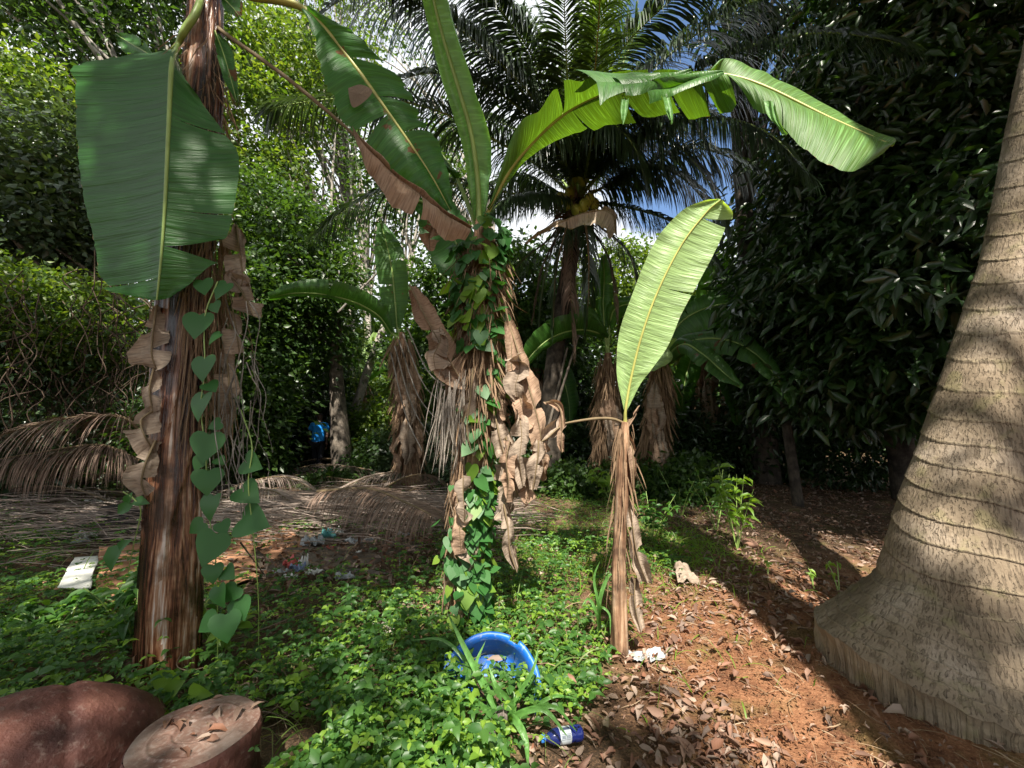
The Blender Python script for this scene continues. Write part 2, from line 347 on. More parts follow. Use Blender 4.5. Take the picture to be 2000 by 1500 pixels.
MT['f_gc'] = foliage('creeper_leaves', [(.03, .095, .02), (.055, .145, .028), (.09, .20, .035), (.045, .12, .026)], .42, .45, 1.9)
MT['f_gc2'] = foliage('creeper_leaves_light', [(.08, .18, .02), (.14, .27, .03), (.20, .32, .04)], .45, .45, 2.0)
MT['blade2'] = foliage('thin_blades', [(.07, .17, .03), (.12, .24, .05), (.22, .22, .08)], .4, .45, 1.8)
MT['f_heart'] = foliage('heart_vine_leaves', [(.03, .115, .025), (.045, .15, .03), (.035, .13, .028)], .35, .5, 1.8)
MT['f_yel'] = foliage('yellowing_leaves', [(.25, .22, .03), (.16, .2, .03), (.30, .2, .03)], .4, .45, 1.5)
MT['litter'] = foliage('fallen_leaves', [(.10, .045, .025), (.22, .10, .06), (.30, .19, .13), (.42, .32, .25), (.13, .085, .065), (.27, .10, .045), (.18, .14, .115)], .1, .65, 1.1, .3)
MT['straw'] = foliage('straw', [(.22, .15, .09), (.38, .28, .18), (.14, .09, .05)], .05, .7, 1.0, .3)
MT['twig_shaded'] = plain('twig_shaded', (.075, .052, .036), .85, .3, .5, 20)  # darker copy of the twig colour, with the thicket's shade put into it
MT['twig'] = plain('twig', (.17, .13, .09), .8, .3, .4, 20)

# ------------------------------------------------------------------ ground
def make_ground():
    xs = np.concatenate([[-220, -100, -50, -25], np.linspace(-12, 12, 240), [25, 50, 100, 220]])
    ys = np.concatenate([[-220, -100, -40, -15, -5], np.linspace(0, 16, 200), [24, 50, 100, 220]])
    X, Y = np.meshgrid(xs, ys); n1 = SN(3, 4, .8)
    p = np.stack([X, Y, 0*X], -1); Z = gh(X, Y)+0.012*n1(p)*((np.abs(X) < 12) & (Y > 0) & (Y < 16))
    mb = MB(); mb.add(np.stack([X, Y, Z], -1), grid_faces(len(ys), len(xs)), None)
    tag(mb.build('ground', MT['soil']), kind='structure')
make_ground()

# ------------------------------------------------------------------ builders
def leaf_rows(rows):
    return np.array([[P(*r[0]), P(*r[1]), P(*r[2])] for r in rows])
def leaf_surface(rows, n=90, m=9, bulge=.02, ripple=.008, freq=60, tears=(), droop=0.0, rough=0.0, seed=0, ragged=.0, world=False):
    R3 = np.asarray(rows, float) if world else leaf_rows(rows)
    S = catmull(R3, n); sp = S[:, 0]; T = nrm(np.gradient(sp, axis=0)); mb = MB()
    s = np.concatenate([[0], np.cumsum(np.linalg.norm(np.diff(sp, axis=0), axis=1))]); r = np.random.default_rng(seed)
    N1 = SN(seed+5, 3, 1.6); N2 = SN(seed+9, 3, 5.0)
    for side in (1, 2):
        E = S[:, side]-sp
        if ragged:
            rg = 1-ragged*np.abs(N2(np.stack([s*1.1, s*0, s*0+side], -1))); E = E*rg[:, None]
        nn = nrm(np.cross(T, E) if side == 1 else np.cross(E, T))
        cuts = [0]+sorted(int(v*(n-1)) for sd_, v, g in tears if sd_ == side)+[n-1]
        gaps = {int(v*(n-1)): g for sd_, v, g in tears if sd_ == side}
        for a, b in zip(cuts[:-1], cuts[1:]):
            if b-a < 1: continue
            idx = np.arange(a, b+1); k = len(idx); u = np.linspace(0, 1, m)[None, :, None]
            e = E[idx][:, None]; base = sp[idx][:, None]; nv = nn[idx][:, None]
            dv = r.uniform(-1, 1)*droop
            V = base+e*u+nv*(bulge*4*u*(1-u)+dv*u*u+ripple*np.sin(freq*s[idx]+2.6*np.sin(freq*.37*s[idx]+seed)+1.5*np.sin(freq*.9*s[idx]+side)+r.uniform(0, 6))[:, None, None]*u**1.5)
            ga = gaps.get(a, 0); gb = gaps.get(b, 0); tt = T[idx][:, None]
            if k > 2:
                wa = np.clip(1-np.arange(k)/(k*.5), 0, 1)[:, None, None]; wb = wa[::-1]
                V = V+tt*(u**1.3)*(ga*wa-gb*wb)
            if rough: V = V+nv*(N1(V)[..., None]*rough+N2(V)[..., None]*rough*.35)*np.minimum(1, u*2.5)+np.array([0, 0, -1.])*0
            UV = np.stack([np.broadcast_to(u[..., 0], (k, m)), np.broadcast_to(s[idx][:, None], (k, m))], -1)
            F = grid_faces(k, m); F = F if side == 1 else F[:, ::-1]
            mb.add(V, F, UV)
    return mb, sp
def banana_leaf(parent, rows, mat, rib='rib', pet=None, rr=(.014, .004), label=None, name='leaf', **kw):
    mb, sp = leaf_surface(rows, **kw); o = mb.build(name, MT[mat], parent)
    if label: o['label'] = label
    pts = [P(*q) for q in pet] if pet else []
    k = len(sp); pts = pts+[sp[i] for i in np.linspace(0, k-1, 7).astype(int)]
    rad = [rr[0]*1.5]*(len(pet) if pet else 0)+list(np.linspace(rr[0], rr[1], 7))
    rb = MB(); tube(rb, pts, rad, 70, 8); rb.build('midrib', MT[rib], o)
    return o
def ribbons(mb, pos, d, length, width, sag=.4, nseg=5, curl=.2, r=rng):
    """many narrow hanging strips"""
    N = len(pos); d = nrm(d); length = np.broadcast_to(length, (N,)); width = np.broadcast_to(width, (N,))
    side = nrm(np.cross(d, r.normal(size=(N, 3)))); g = np.array([0, 0, -1.]); p = pos.copy(); V = []; cur = d.copy()
    for i in range(nseg+1):
        t = i/nseg; ww = width*np.sin(np.pi*min(1, .25+t*.75))**.6 if i < nseg else width*.1
        V.append(p-side*ww[:, None]/2); V.append(p+side*ww[:, None]/2)
        cur = nrm(cur+g*sag/nseg*2+r.normal(size=(N, 3))*curl/nseg); p = p+cur*length[:, None]/nseg
    V = np.stack(V, 1); k = 2*(nseg+1)
    F = np.array([[2*i, 2*i+1, 2*i+3, 2*i+2] for i in range(nseg)]); F = (F[None]+(np.arange(N)*k)[:, None, None]).reshape(-1, 4)
    UV = np.zeros((N, k, 2)); UV[:, 1::2, 0] = 1; UV[:, :, 1] = np.repeat(np.arange(nseg+1)/nseg, 2)[None]
    mb.add(V.reshape(-1, 3), F, UV.reshape(-1, 2))
def pseudostem(parent, pts, rad, mat, seed=1, ridges=7, amp=.12, name='trunk', n=160, k=56):
    N1 = SN(seed, 3, .5)
    def fn(s, th, rr):
        a = th+.35*np.sin(s*1.3+seed)
        saw = ((a*ridges/6.283+.6*np.sin(s*2.1)+seed*.37) % 1.0)
        q = np.stack(np.broadcast_arrays(np.cos(th)*.6, np.sin(th)*.6, s*.8), -1)
        return 1+amp*(saw**2-.4)+amp*.9*N1(q)+.02*np.sin(th*23+3*np.sin(s*2))
    mb = MB(); C = tube(mb, pts, rad, n, k, fn); o = mb.build(name, MT[mat], parent); return o, C
def around(C, rad, n, lo, hi, r=rng, spread=1.0):
    t = r.uniform(lo, hi, n); i = (t*(len(C)-1)).astype(int); th = r.uniform(0, 2*np.pi, n); o = np.stack([np.cos(th), np.sin(th), np.zeros(n)], -1)
    return C[i]+o*(rad*spread), o
def frond(parent, ctrl, mat, rib='rib', npair=80, llen=.95, wid=.030, droop=.55, r=None, name='frond', rr=(.035, .006), start=.14, flat=0.0, world=False, label=None, fwd=.55, miss=.03):
    r = r or rng; C = np.array(ctrl, float) if world else np.array([P(*c) for c in ctrl]); n = 120; sp = catmull(C, n); T = nrm(np.gradient(sp, axis=0))
    up = np.array([0, 0, 1.]); side = nrm(np.cross(T, up)+1e-4); nv = nrm(np.cross(side, T))
    mb = MB(); nseg = 5
    for sgn in (-1, 1):
        t = np.linspace(start, .995, npair)+r.uniform(-.004, .004, npair); t = np.clip(t, 0, .999); t = t[r.random(npair) > miss]; N = len(t)
        i = (t*(n-1)).astype(int); tt = (t-start)/(1-start)
        ln = llen*(np.sin(np.pi*np.clip(.12+.78*tt, 0, 1))**.7)*r.uniform(.85, 1.08, N)*(1-.35*tt)
        d = nrm(sgn*side[i]+T[i]*(fwd+.5*tt[:, None])+nv[i]*(.25-flat*.25)+r.normal(size=(N, 3))*.07)
        p = sp[i].copy(); w_ = wid*np.sin(np.pi*np.clip(.3+.5*tt, 0, 1)); V = []; cur = d; wn_ = nrm(np.cross(cur, nv[i]*.8+side[i]*sgn*-.5))
        dr = droop*r.uniform(.6, 1.4, N)*(1-flat)
        for q in range(nseg+1):
            ww = w_*[.5, 1, 1, .85, .55, .08][q]
            V.append(p-wn_*ww[:, None]/2); V.append(p+wn_*ww[:, None]/2)
            cur = nrm(cur+np.array([0, 0, -1.])*dr[:, None]*(.25+.13*q)+r.normal(size=(N, 3))*.015); p = p+cur*ln[:, None]/nseg
            if flat: 
                gz = gh(p[:, 0], p[:, 1])+.015; p[:, 2] = np.maximum(p[:, 2]-.02*flat, gz)
        V = np.stack(V, 1); k = 2*(nseg+1); F = np.array([[2*q, 2*q+1, 2*q+3, 2*q+2] for q in range(nseg)])
        mb.add(V.reshape(-1, 3), (F[None]+(np.arange(N)*k)[:, None, None]).reshape(-1, 4))
    o = mb.build(name, MT[mat], parent)
    rb = MB(); tube(rb, sp[::8], np.linspace(rr[0], rr[1], len(sp[::8])), 60, 7); rb.build('midrib', MT[rib], o if parent is not None else o)
    if label: o['label'] = label
    return o
def crown_leaves(mb, centers, radii, ncl, per, size, width, r, kind='cheap', sig=.35, hang=.3, up=.8, keep=None, shell=.55):
    """leaf clumps through the volume of several ellipsoids"""
    vol = np.array([np.prod(x) for x in radii]); pick = r.choice(len(centers), ncl, p=vol/vol.sum()); d = nrm(r.normal(size=(ncl, 3)))
    rad = r.uniform(shell, 1, ncl)**.7; cc = np.array(centers)[pick]+d*rad[:, None]*np.array(radii)[pick]
    if keep is not None: cc = cc[keep(cc)]
    ncl = len(cc); sg = sig*r.uniform(.6, 1.3, ncl)
    c = np.repeat(cc, per, 0); s = np.repeat(sg, per); pos = c+r.normal(size=c.shape)*s[:, None]*np.array([1, 1, .55])
    pos[:, 2] = np.maximum(pos[:, 2], .08)
    out = nrm(pos-c+r.normal(size=c.shape)*.3); dd = out.copy(); dd[:, 2] -= hang
    nn = r.normal(size=c.shape)*.6; nn[:, 2] += up
    scatter(mb, kind, pos, dd, nn, size*r.uniform(.6, 1.25, len(pos)), width)
    return cc
def tree(name, label, cat, base, top, tr, centers, radii, ncl, per, size, width, fmat, bmat, seed, group=None, limbs=14, lean=None, bush=False, **kw):
    r = np.random.default_rng(seed); base = np.array(base, float); o = thing(name, base, label, cat, group)
    k_ = 1.0 if fmat == 'f_dark' else 1.3
    mb = MB(); cc = crown_leaves(mb, centers, radii, int(ncl*(1.15 if k_ > 1 else 1.0)), per, size*k_, width, r, **kw); mb.build('crown' if not bush else 'foliage', MT[fmat], o)
    tb = MB(); top = np.array(top, float); mid = (base+top)/2+r.normal(size=3)*[.15, .15, 0]
    base2 = base+np.array([0, 0, -.1])
    if not bush: tube(tb, [base2, mid, top], [tr*1.25, tr*.9, tr*.55], 40, 14, lambda s, th, rr: 1+.12*np.sin(th*3+s)+.05*np.sin(th*9-s*3))
    for q in range(min(limbs, len(cc))):
        c = cc[r.integers(len(cc))]; st = top*r.uniform(.0, 1)+mid*0+(1-1)*base
        f = r.uniform(.3, 1.0); st = base+(top-base)*f if bush else mid+(top-mid)*f
        m_ = (st+c)/2+np.array([0, 0, .25*np.linalg.norm(c-st)])*r.uniform(-.2, .6)+r.normal(size=3)*.15
        rr_ = tr*r.uniform(.25, .5); tube(tb, [st, m_, c], [rr_, rr_*.7, rr_*.22], 16, 6, cap=False)
    tb.build('trunk' if not bush else 'stem', MT[bmat], o)
    return o

# ================================================================== FOREGROUND BANANA PLANT (left)
def pp(lst): return [P(*q) for q in lst]
g0 = G(330, 1325); Y0 = g0[1]
lb = thing('banana_plant', g0, 'tall banana plant with wet brown peeling trunk and one huge green leaf hanging in front', 'banana plant', 'banana plants')
base = [g0-np.array([0, 0, .1])]+pp([(334, 1250, Y0), (338, 1100, Y0), (343, 900, Y0), (350, 700, Y0), (366, 500, Y0), (385, 300, Y0), (400, 120, Y0), (402, -60, Y0), (404, -190, Y0)])
_, CL = pseudostem(lb, base, [.162, .156, .152, .146, .142, .138, .125, .115, .10, .09], 'stem_wet', 2, 5, .09, n=240, k=84)
YA = Y0-.33
rowsA = [((346, 92, Y0-.12), (338, 93, Y0-.1), (352, 100, Y0-.08)), ((338, 108, YA-.03), (150, 123, YA-.02), (366, 150, YA+.0)), ((334, 150, YA-.07), (146, 160, YA-.02), (398, 200, YA+.04)),
         ((331, 210, YA-.08), (146, 235, YA), (432, 250, YA+.06)), ((327, 300, YA-.08), (152, 330, YA), (465, 300, YA+.06)), ((323, 380, YA-.07), (166, 410, YA), (460, 385, YA+.06)),
         ((319, 450, YA-.06), (182, 480, YA), (440, 470, YA+.05)), ((314, 510, YA-.05), (190, 535, YA), (408, 505, YA+.03)), ((310, 550, YA-.04), (222, 568, YA), (375, 548, YA+.02)), ((306, 586, YA-.03), (285, 584, YA-.02), (330, 580, YA-.01))]
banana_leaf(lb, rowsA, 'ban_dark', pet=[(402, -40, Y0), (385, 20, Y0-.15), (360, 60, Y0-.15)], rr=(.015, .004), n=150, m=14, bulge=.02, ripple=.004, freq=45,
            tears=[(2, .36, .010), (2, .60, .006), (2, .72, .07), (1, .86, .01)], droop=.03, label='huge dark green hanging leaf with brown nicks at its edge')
rowsB = [((600, 22, 2.75), (592, 28, 2.75), (612, 20, 2.75)), ((632, 52, 2.78), (612, 80, 2.72), (690, 65, 2.78)), ((665, 95, 2.8), (622, 135, 2.74), (742, 115, 2.8)),
         ((710, 150, 2.84), (648, 205, 2.78), (795, 165, 2.86)), ((755, 215, 2.88), (690, 275, 2.82), (822, 225, 2.9)), ((795, 272, 2.92), (735, 315, 2.86), (850, 262, 2.95)),
         ((828, 320, 2.95), (785, 345, 2.9), (868, 310, 3.0)), ((855, 365, 2.98), (830, 385, 2.95), (880, 362, 3.0)), ((880, 412, 3.0), (872, 415, 3.0), (888, 408, 3.0))]
banana_leaf(lb, rowsB, 'ban_mid', rib='rib_yel', pet=[(406, -60, 2.7), (440, -25, 2.65), (490, -8, 2.65), (555, 2, 2.7)], rr=(.02, .005), n=110, m=10, bulge=-.03, ripple=.012, freq=34, droop=.05,
            tears=[(2, .3, .03), (2, .45, .02), (2, .6, .03), (1, .52, .05)], seed=3, ragged=.12, label='drooping leaf seen from its shaded underside with a burnt brown hole')
hole = MB(); hp = catmull(pp([(680, 172, 2.72), (705, 165, 2.72), (727, 178, 2.73), (712, 198, 2.74), (690, 210, 2.74), (682, 190, 2.73), (680, 172, 2.72)]), 26)
hole.add(np.vstack([hp, hp.mean(0)+[0, -.012, 0]]), [[i, i+1, 26] for i in range(25)], np.random.default_rng(1).random((27, 2)))
hole.build('burnt_patch', MT['dead'], lb)
rowsS = [((300, 112, 2.85), (298, 108, 2.85), (301, 114, 2.85)), ((278, 98, 2.95), (285, 84, 2.95), (265, 106, 2.93)), ((250, 82, 3.05), (262, 68, 3.05), (240, 100, 3.05)), ((226, 66, 3.15), (227, 64, 3.15), (226, 69, 3.15))]
banana_leaf(lb, rowsS, 'ban_mid', pet=[(392, 30, 2.8), (340, 90, 2.8)], rr=(.005, .002), n=40, m=6, tears=[(1, .5, .02)], label='small ragged leaf')
for rws in ([((420, 60, 2.6), (418, 58, 2.6), (424, 62, 2.6)), ((435, 100, 2.55), (424, 104, 2.55), (452, 96, 2.55)), ((450, 150, 2.5), (436, 152, 2.5), (462, 146, 2.5)), ((462, 196, 2.45), (460, 196, 2.45), (464, 195, 2.45))],
            [((430, -10, 2.6), (428, -15, 2.6), (436, -5, 2.6)), ((452, 12, 2.55), (440, 20, 2.55), (470, 0, 2.55)), ((466, 30, 2.5), (462, 32, 2.5), (469, 28, 2.5))]):
    banana_leaf(lb, rws, 'ban_mid', rr=(.004, .002), n=36, m=5, label='small green bract')
def dead_leaf(parent, rows, mat='dead', seed=0, rough=.05, pet=None, n=60, ragged=.14, rr=(.007, .003), label=None, ripple=.009):
    return banana_leaf(parent, rows, mat, rib='rib_brown', pet=pet, rr=rr, name='dead_leaf', n=n, m=9, bulge=.03, ripple=ripple, freq=13, rough=rough, droop=.04, seed=seed, ragged=ragged, tears=[(1, .35, .03), (2, .62, .03)], label=label)
# long brown petiole with its dead leaf, reaching across to the middle plant
dead_leaf(lb, [((690, 262, 2.62), (688, 258, 2.62), (692, 266, 2.62)), ((722, 296, 2.64), (724, 290, 2.64), (716, 322, 2.6)), ((750, 322, 2.68), (752, 316, 2.68), (738, 350, 2.62)), ((780, 350, 2.72), (780, 345, 2.72), (765, 392, 2.62)), ((808, 370, 2.78), (806, 362, 2.78), (800, 418, 2.66)),
               ((842, 398, 2.84), (840, 392, 2.84), (842, 440, 2.72)), ((880, 425, 2.9), (882, 420, 2.9), (872, 470, 2.78)), ((918, 447, 2.98), (920, 443, 2.98), (906, 474, 2.92))], 'dead_or', 5, .03,
          pet=[(410, 40, 2.7), (440, 66, 2.62), (500, 108, 2.58), (560, 152, 2.56), (625, 205, 2.58)], n=110, rr=(.009, .004), label='long dry stalk with shredded rusty brown leaf hanging from it')
dead_leaf(lb, [((845, 440, 2.9), (835, 440, 2.9), (858, 438, 2.9)), ((838, 462, 2.9), (822, 464, 2.9), (866, 458, 2.88)), ((840, 490, 2.9), (834, 488, 2.9), (850, 486, 2.9))], 'dead_or', 6, .03)
for i, rws in enumerate([
    [((306, 596, 2.5), (300, 598, 2.5), (322, 596, 2.55)), ((300, 640, 2.48), (284, 648, 2.48), (326, 640, 2.55)), ((296, 690, 2.46), (270, 700, 2.48), (318, 690, 2.52)), ((306, 722, 2.5), (286, 704, 2.5), (316, 718, 2.5))],
    [((300, 720, 2.5), (292, 716, 2.5), (318, 718, 2.5)), ((292, 760, 2.46), (274, 762, 2.46), (316, 760, 2.5)), ((298, 806, 2.48), (280, 812, 2.48), (314, 800, 2.5))],
    [((302, 800, 2.5), (298, 796, 2.5), (318, 800, 2.5)), ((276, 820, 2.44), (248, 836, 2.44), (312, 830, 2.5)), ((282, 850, 2.42), (250, 850, 2.42), (308, 862, 2.5)), ((300, 880, 2.5), (290, 884, 2.5), (310, 880, 2.5))],
    [((304, 860, 2.48), (298, 856, 2.48), (314, 860, 2.5)), ((286, 900, 2.42), (262, 905, 2.42), (310, 905, 2.48)), ((276, 940, 2.4), (254, 935, 2.4), (302, 950, 2.45)), ((284, 968, 2.42), (276, 966, 2.42), (292, 965, 2.42))],
    [((462, 440, 2.6), (458, 436, 2.6), (468, 442, 2.6)), ((468, 490, 2.55), (446, 494, 2.58), (484, 486, 2.55)), ((474, 540, 2.52), (450, 545, 2.55), (488, 545, 2.52)), ((470, 560, 2.52), (460, 560, 2.55), (482, 558, 2.52))],
    [((450, 540, 2.55), (446, 536, 2.55), (456, 542, 2.55)), ((470, 565, 2.5), (448, 580, 2.5), (495, 550, 2.5)), ((484, 592, 2.48), (458, 604, 2.5), (502, 585, 2.48)), ((496, 618, 2.48), (490, 616, 2.48), (500, 612, 2.48))],
    [((455, 610, 2.55), (450, 606, 2.55), (462, 610, 2.55)), ((462, 650, 2.52), (446, 656, 2.52), (476, 648, 2.52)), ((468, 690, 2.52), (452, 694, 2.52), (482, 686, 2.52))],
    [((440, 660, 2.55), (434, 656, 2.55), (448, 660, 2.55)), ((448, 760, 2.52), (436, 760, 2.52), (458, 756, 2.52)), ((450, 850, 2.54), (444, 850, 2.54), (456, 846, 2.54))]]):
    dead_leaf(lb, rws, 'dead', 20+i, .04, n=46, ragged=.2)
fb = MB(); r = np.random.default_rng(4)
pos, o_ = around(CL, .10, 420, .40, .60, r); pos[:, 0] = np.abs(o_[:, 0])*.12+r.uniform(.06, .16, 420)+CL[(np.clip((pos[:, 2]+.1)/4.9, 0, 1)*239).astype(int), 0]; d = o_*.22+np.array([.10, 0, -1])
ribbons(fb, pos, d, r.uniform(.2, .6, 420), r.uniform(.003, .010, 420), .5, 7, .35, r)
pos, o_ = around(CL, .12, 240, .62, .80, r); ribbons(fb, pos, o_*.6+np.array([0, 0, -1]), r.uniform(.2, .4, 240), r.uniform(.003, .01, 240), .4, 6, .6, r)
fb.build('dry_fibres', MT['fibre'], lb)
# hanging pale roots / threads right of the trunk
tb = MB()
for i in range(26):
    x0 = r.uniform(420, 490); y0_ = r.uniform(560, 820); pts = [(x0, y0_, 2.5+r.uniform(-.1, .15))]
    for q in range(5): pts.append((pts[-1][0]+r.uniform(-16, 22), pts[-1][1]+r.uniform(25, 60), pts[-1][2]+r.uniform(-.03, .03)))
    tube(tb, pp(pts), [.0035, .002], 30, 5, cap=False)
tb.build('dangling_threads', MT['bark_pale'], lb)

# heart-leaf vines on the left plant
def heart_vine(label, stem_px, leaves, stemr=.004, group='climbing vines', mat='f_heart', seed=0, loc=None, kind='heart', wd=1.12):
    r = np.random.default_rng(seed); o = thing('climbing_vine', P(*stem_px[-1]) if loc is None else loc, label, 'vine', group)
    sb = MB(); tube(sb, pp(stem_px), [stemr, stemr*.6], 60, 6); sb.build('stem', MT['rib'], o)
    for (x, y, Y, wpx, ang) in leaves:
        c = P(x, y, Y); L_ = wpx/FPX*Y; a = R(ang); d = np.array([[math.sin(a), -.25, -math.cos(a)]]); n_ = np.array([[r.uniform(-.55, .55), -1, .35+r.uniform(-.3, .4)]])
        m_ = MB(); pos = (c-nrm(d)[0]*L_*.42)[None]; scatter(m_, kind, pos, d, n_, np.array([L_]), wd*r.uniform(.88, 1.05), r.uniform(-.35, .1, 1))
        lf = m_.build('leaf', MT[mat], o)
    return o
heart_vine('vine of large heart shaped leaves climbing the wet brown banana trunk', [(425, 550, 2.42), (400, 620, 2.4), (400, 720, 2.4), (392, 800, 2.4), (402, 880, 2.4), (404, 980, 2.4), (420, 1080, 2.4), (425, 1200, 2.45), (425, 1300, 2.55)],
    [(398, 560, 2.4, 36, 20), (432, 566, 2.4, 40, -25), (384, 634, 2.38, 53, 0), (396, 718, 2.38, 50, 5), (390, 792, 2.38, 55, -5), (403, 872, 2.38, 55, 0), (405, 940, 2.36, 48, 10), (410, 990, 2.36, 48, 0), (410, 1070, 2.33, 60, -15), (428, 1165, 2.35, 41, 25), (440, 1225, 2.36, 50, 15), (408, 1218, 2.36, 38, -50), (420, 600, 2.4, 26, 30), (418, 660, 2.4, 30, -40), (412, 755, 2.4, 28, 50), (420, 830, 2.4, 24, -60), (388, 905, 2.4, 26, -20), (430, 900, 2.4, 22, 60), (384, 1030, 2.4, 30, -50), (436, 1030, 2.38, 26, 40), (415, 1120, 2.36, 34, 10), (446, 1120, 2.38, 28, 55)], seed=1)
heart_vine('vine with insect eaten leaves dangling free right of the wet brown trunk', [(470, 800, 2.45), (492, 870, 2.4), (485, 940, 2.4), (492, 1020, 2.4), (500, 1100, 2.42), (505, 1180, 2.5), (505, 1260, 2.6)],
    [(490, 906, 2.4, 42, 70), (484, 964, 2.4, 50, 60), (492, 1018, 2.38, 62, 80), (470, 1190, 2.4, 40, 30), (450, 1160, 2.4, 34, -40)], seed=2, loc=G(505, 1280))
heart_vine('three leaved creeper sprig at the foot of the wet brown trunk', [(320, 1330, 2.35), (345, 1325, 2.3), (360, 1345, 2.35), (365, 1390, 2.4)], [(325, 1325, 2.28, 55, -100), (338, 1352, 2.26, 58, -40), (385, 1350, 2.26, 50, 80)], seed=3, mat='f_gc2', loc=G(365, 1390), kind='leaf', wd=.72)
heart_vine('leafy creeper sprig left of the wet brown trunk near the fronds', [(240, 960, 2.5), (262, 975, 2.5), (275, 1000, 2.5), (262, 1060, 2.55), (250, 1120, 2.6)], [(245, 992, 2.5, 34, -60), (272, 978, 2.5, 32, 80), (250, 975, 2.5, 24, 150), (226, 1085, 2.5, 55, -20), (240, 1066, 2.5, 34, 130)], seed=4, loc=G(250, 1180), kind='leaf', wd=.72)

# ================================================================== CENTRE BANANA PLANT
g1 = G(900, 1225); Y1 = g1[1]
cb = thing('banana_plant', g1, 'banana plant in the middle wrapped in creepers with one long leaf arching right', 'banana plant', 'banana plants')
ctr = [g1-np.array([0, 0, .1])]+pp([(905, 1100, Y1), (912, 980, Y1), (922, 880, Y1), (932, 780, Y1), (940, 680, Y1), (944, 580, Y1), (942, 500, Y1), (938, 430, Y1)])
_, CC = pseudostem(cb, ctr, [.12, .105, .11, .13, .145, .15, .14, .11, .05], 'stem_dry', 5, 5, .22, n=200, k=70)
fb = MB(); r = np.random.default_rng(8)
pos, o_ = around(CC, .13, 1500, .45, .93, r); ribbons(fb, pos, o_*.75+np.array([0, 0, -1]), r.uniform(.12, .38, 1500), r.uniform(.004, .016, 1500), .5, 6, .7, r)
pos, o_ = around(CC, .11, 420, .1, .5, r); ribbons(fb, pos, o_*.25+np.array([0, 0, -1]), r.uniform(.15, .35, 420), r.uniform(.006, .02, 420), .4, 6, .4, r)
fb.build('dry_fibres', MT['fibre'], cb)
fb = MB(); p0 = np.array([P(r.uniform(855, 915), r.uniform(715, 800), Y1-.22+r.uniform(-.05, .1)) for _ in range(90)])
ribbons(fb, p0, np.tile([[-.12, -.05, -1.]], (90, 1))+r.normal(size=(90, 3))*.12, r.uniform(.25, .6, 90), r.uniform(.006, .012, 90), .3, 7, .35, r); fb.build('grey_strips', MT['fibre_grey'], cb)
rowsC = [((935, 430, 3.2), (927, 432, 3.2), (944, 430, 3.2)), ((934, 370, 3.15), (917, 375, 3.12), (954, 372, 3.12)), ((926, 290, 3.05), (905, 296, 3.05), (960, 292, 3.0)), ((908, 215, 2.95), (884, 222, 2.95), (940, 212, 2.88)),
         ((884, 135, 2.85), (858, 140, 2.85), (912, 130, 2.76)), ((862, 60, 2.75), (838, 60, 2.75), (889, 55, 2.66)), ((845, -10, 2.65), (824, -10, 2.65), (866, -15, 2.58)), ((832, -90, 2.55), (820, -90, 2.55), (845, -90, 2.5))]
banana_leaf(cb, rowsC, 'ban_new', rib='rib', rr=(.024, .008), n=110, m=12, bulge=-.055, ripple=.010, freq=13, seed=4, label='young pale upright leaf still half rolled')
rowsD = [((955, 410, 3.22), (953, 408, 3.22), (958, 413, 3.22)), ((978, 362, 3.16), (985, 300, 3.05), (990, 360, 3.2)), ((1003, 322, 3.1), (1010, 238, 2.9), (1025, 318, 3.24)), ((1040, 278, 3.05), (1050, 205, 2.78), (1060, 296, 3.25)), ((1090, 230, 2.98), (1085, 163, 2.66), (1128, 268, 3.24)),
         ((1150, 194, 2.9), (1140, 152, 2.58), (1192, 246, 3.18)), ((1220, 168, 2.82), (1215, 134, 2.56), (1262, 240, 3.1)), ((1300, 150, 2.74), (1300, 126, 2.58), (1340, 228, 2.98)), ((1380, 141, 2.66), (1392, 128, 2.62), (1412, 222, 2.76)), ((1420, 143, 2.60), (1438, 134, 2.66), (1462, 206, 2.5)),
         ((1500, 175, 2.5), (1525, 174, 2.66), (1530, 236, 2.34)), ((1580, 212, 2.42), (1605, 222, 2.6), (1572, 284, 2.26)), ((1650, 243, 2.35), (1668, 262, 2.5), (1618, 312, 2.18)), ((1700, 266, 2.3), (1708, 282, 2.4), (1664, 332, 2.16)), ((1744, 285, 2.27), (1742, 290, 2.28), (1728, 296, 2.24))]
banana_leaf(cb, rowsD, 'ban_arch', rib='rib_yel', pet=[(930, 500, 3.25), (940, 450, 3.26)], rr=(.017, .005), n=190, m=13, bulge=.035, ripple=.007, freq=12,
            tears=[(2, .32, .02), (2, .42, .03), (2, .50, .03), (2, .56, .03), (2, .635, .06), (2, .72, .005), (1, .30, .03), (1, .4, .03), (1, .48, .02)], droop=.05, seed=9, ragged=.03, label='long torn leaf arching to the right with its tip hanging')
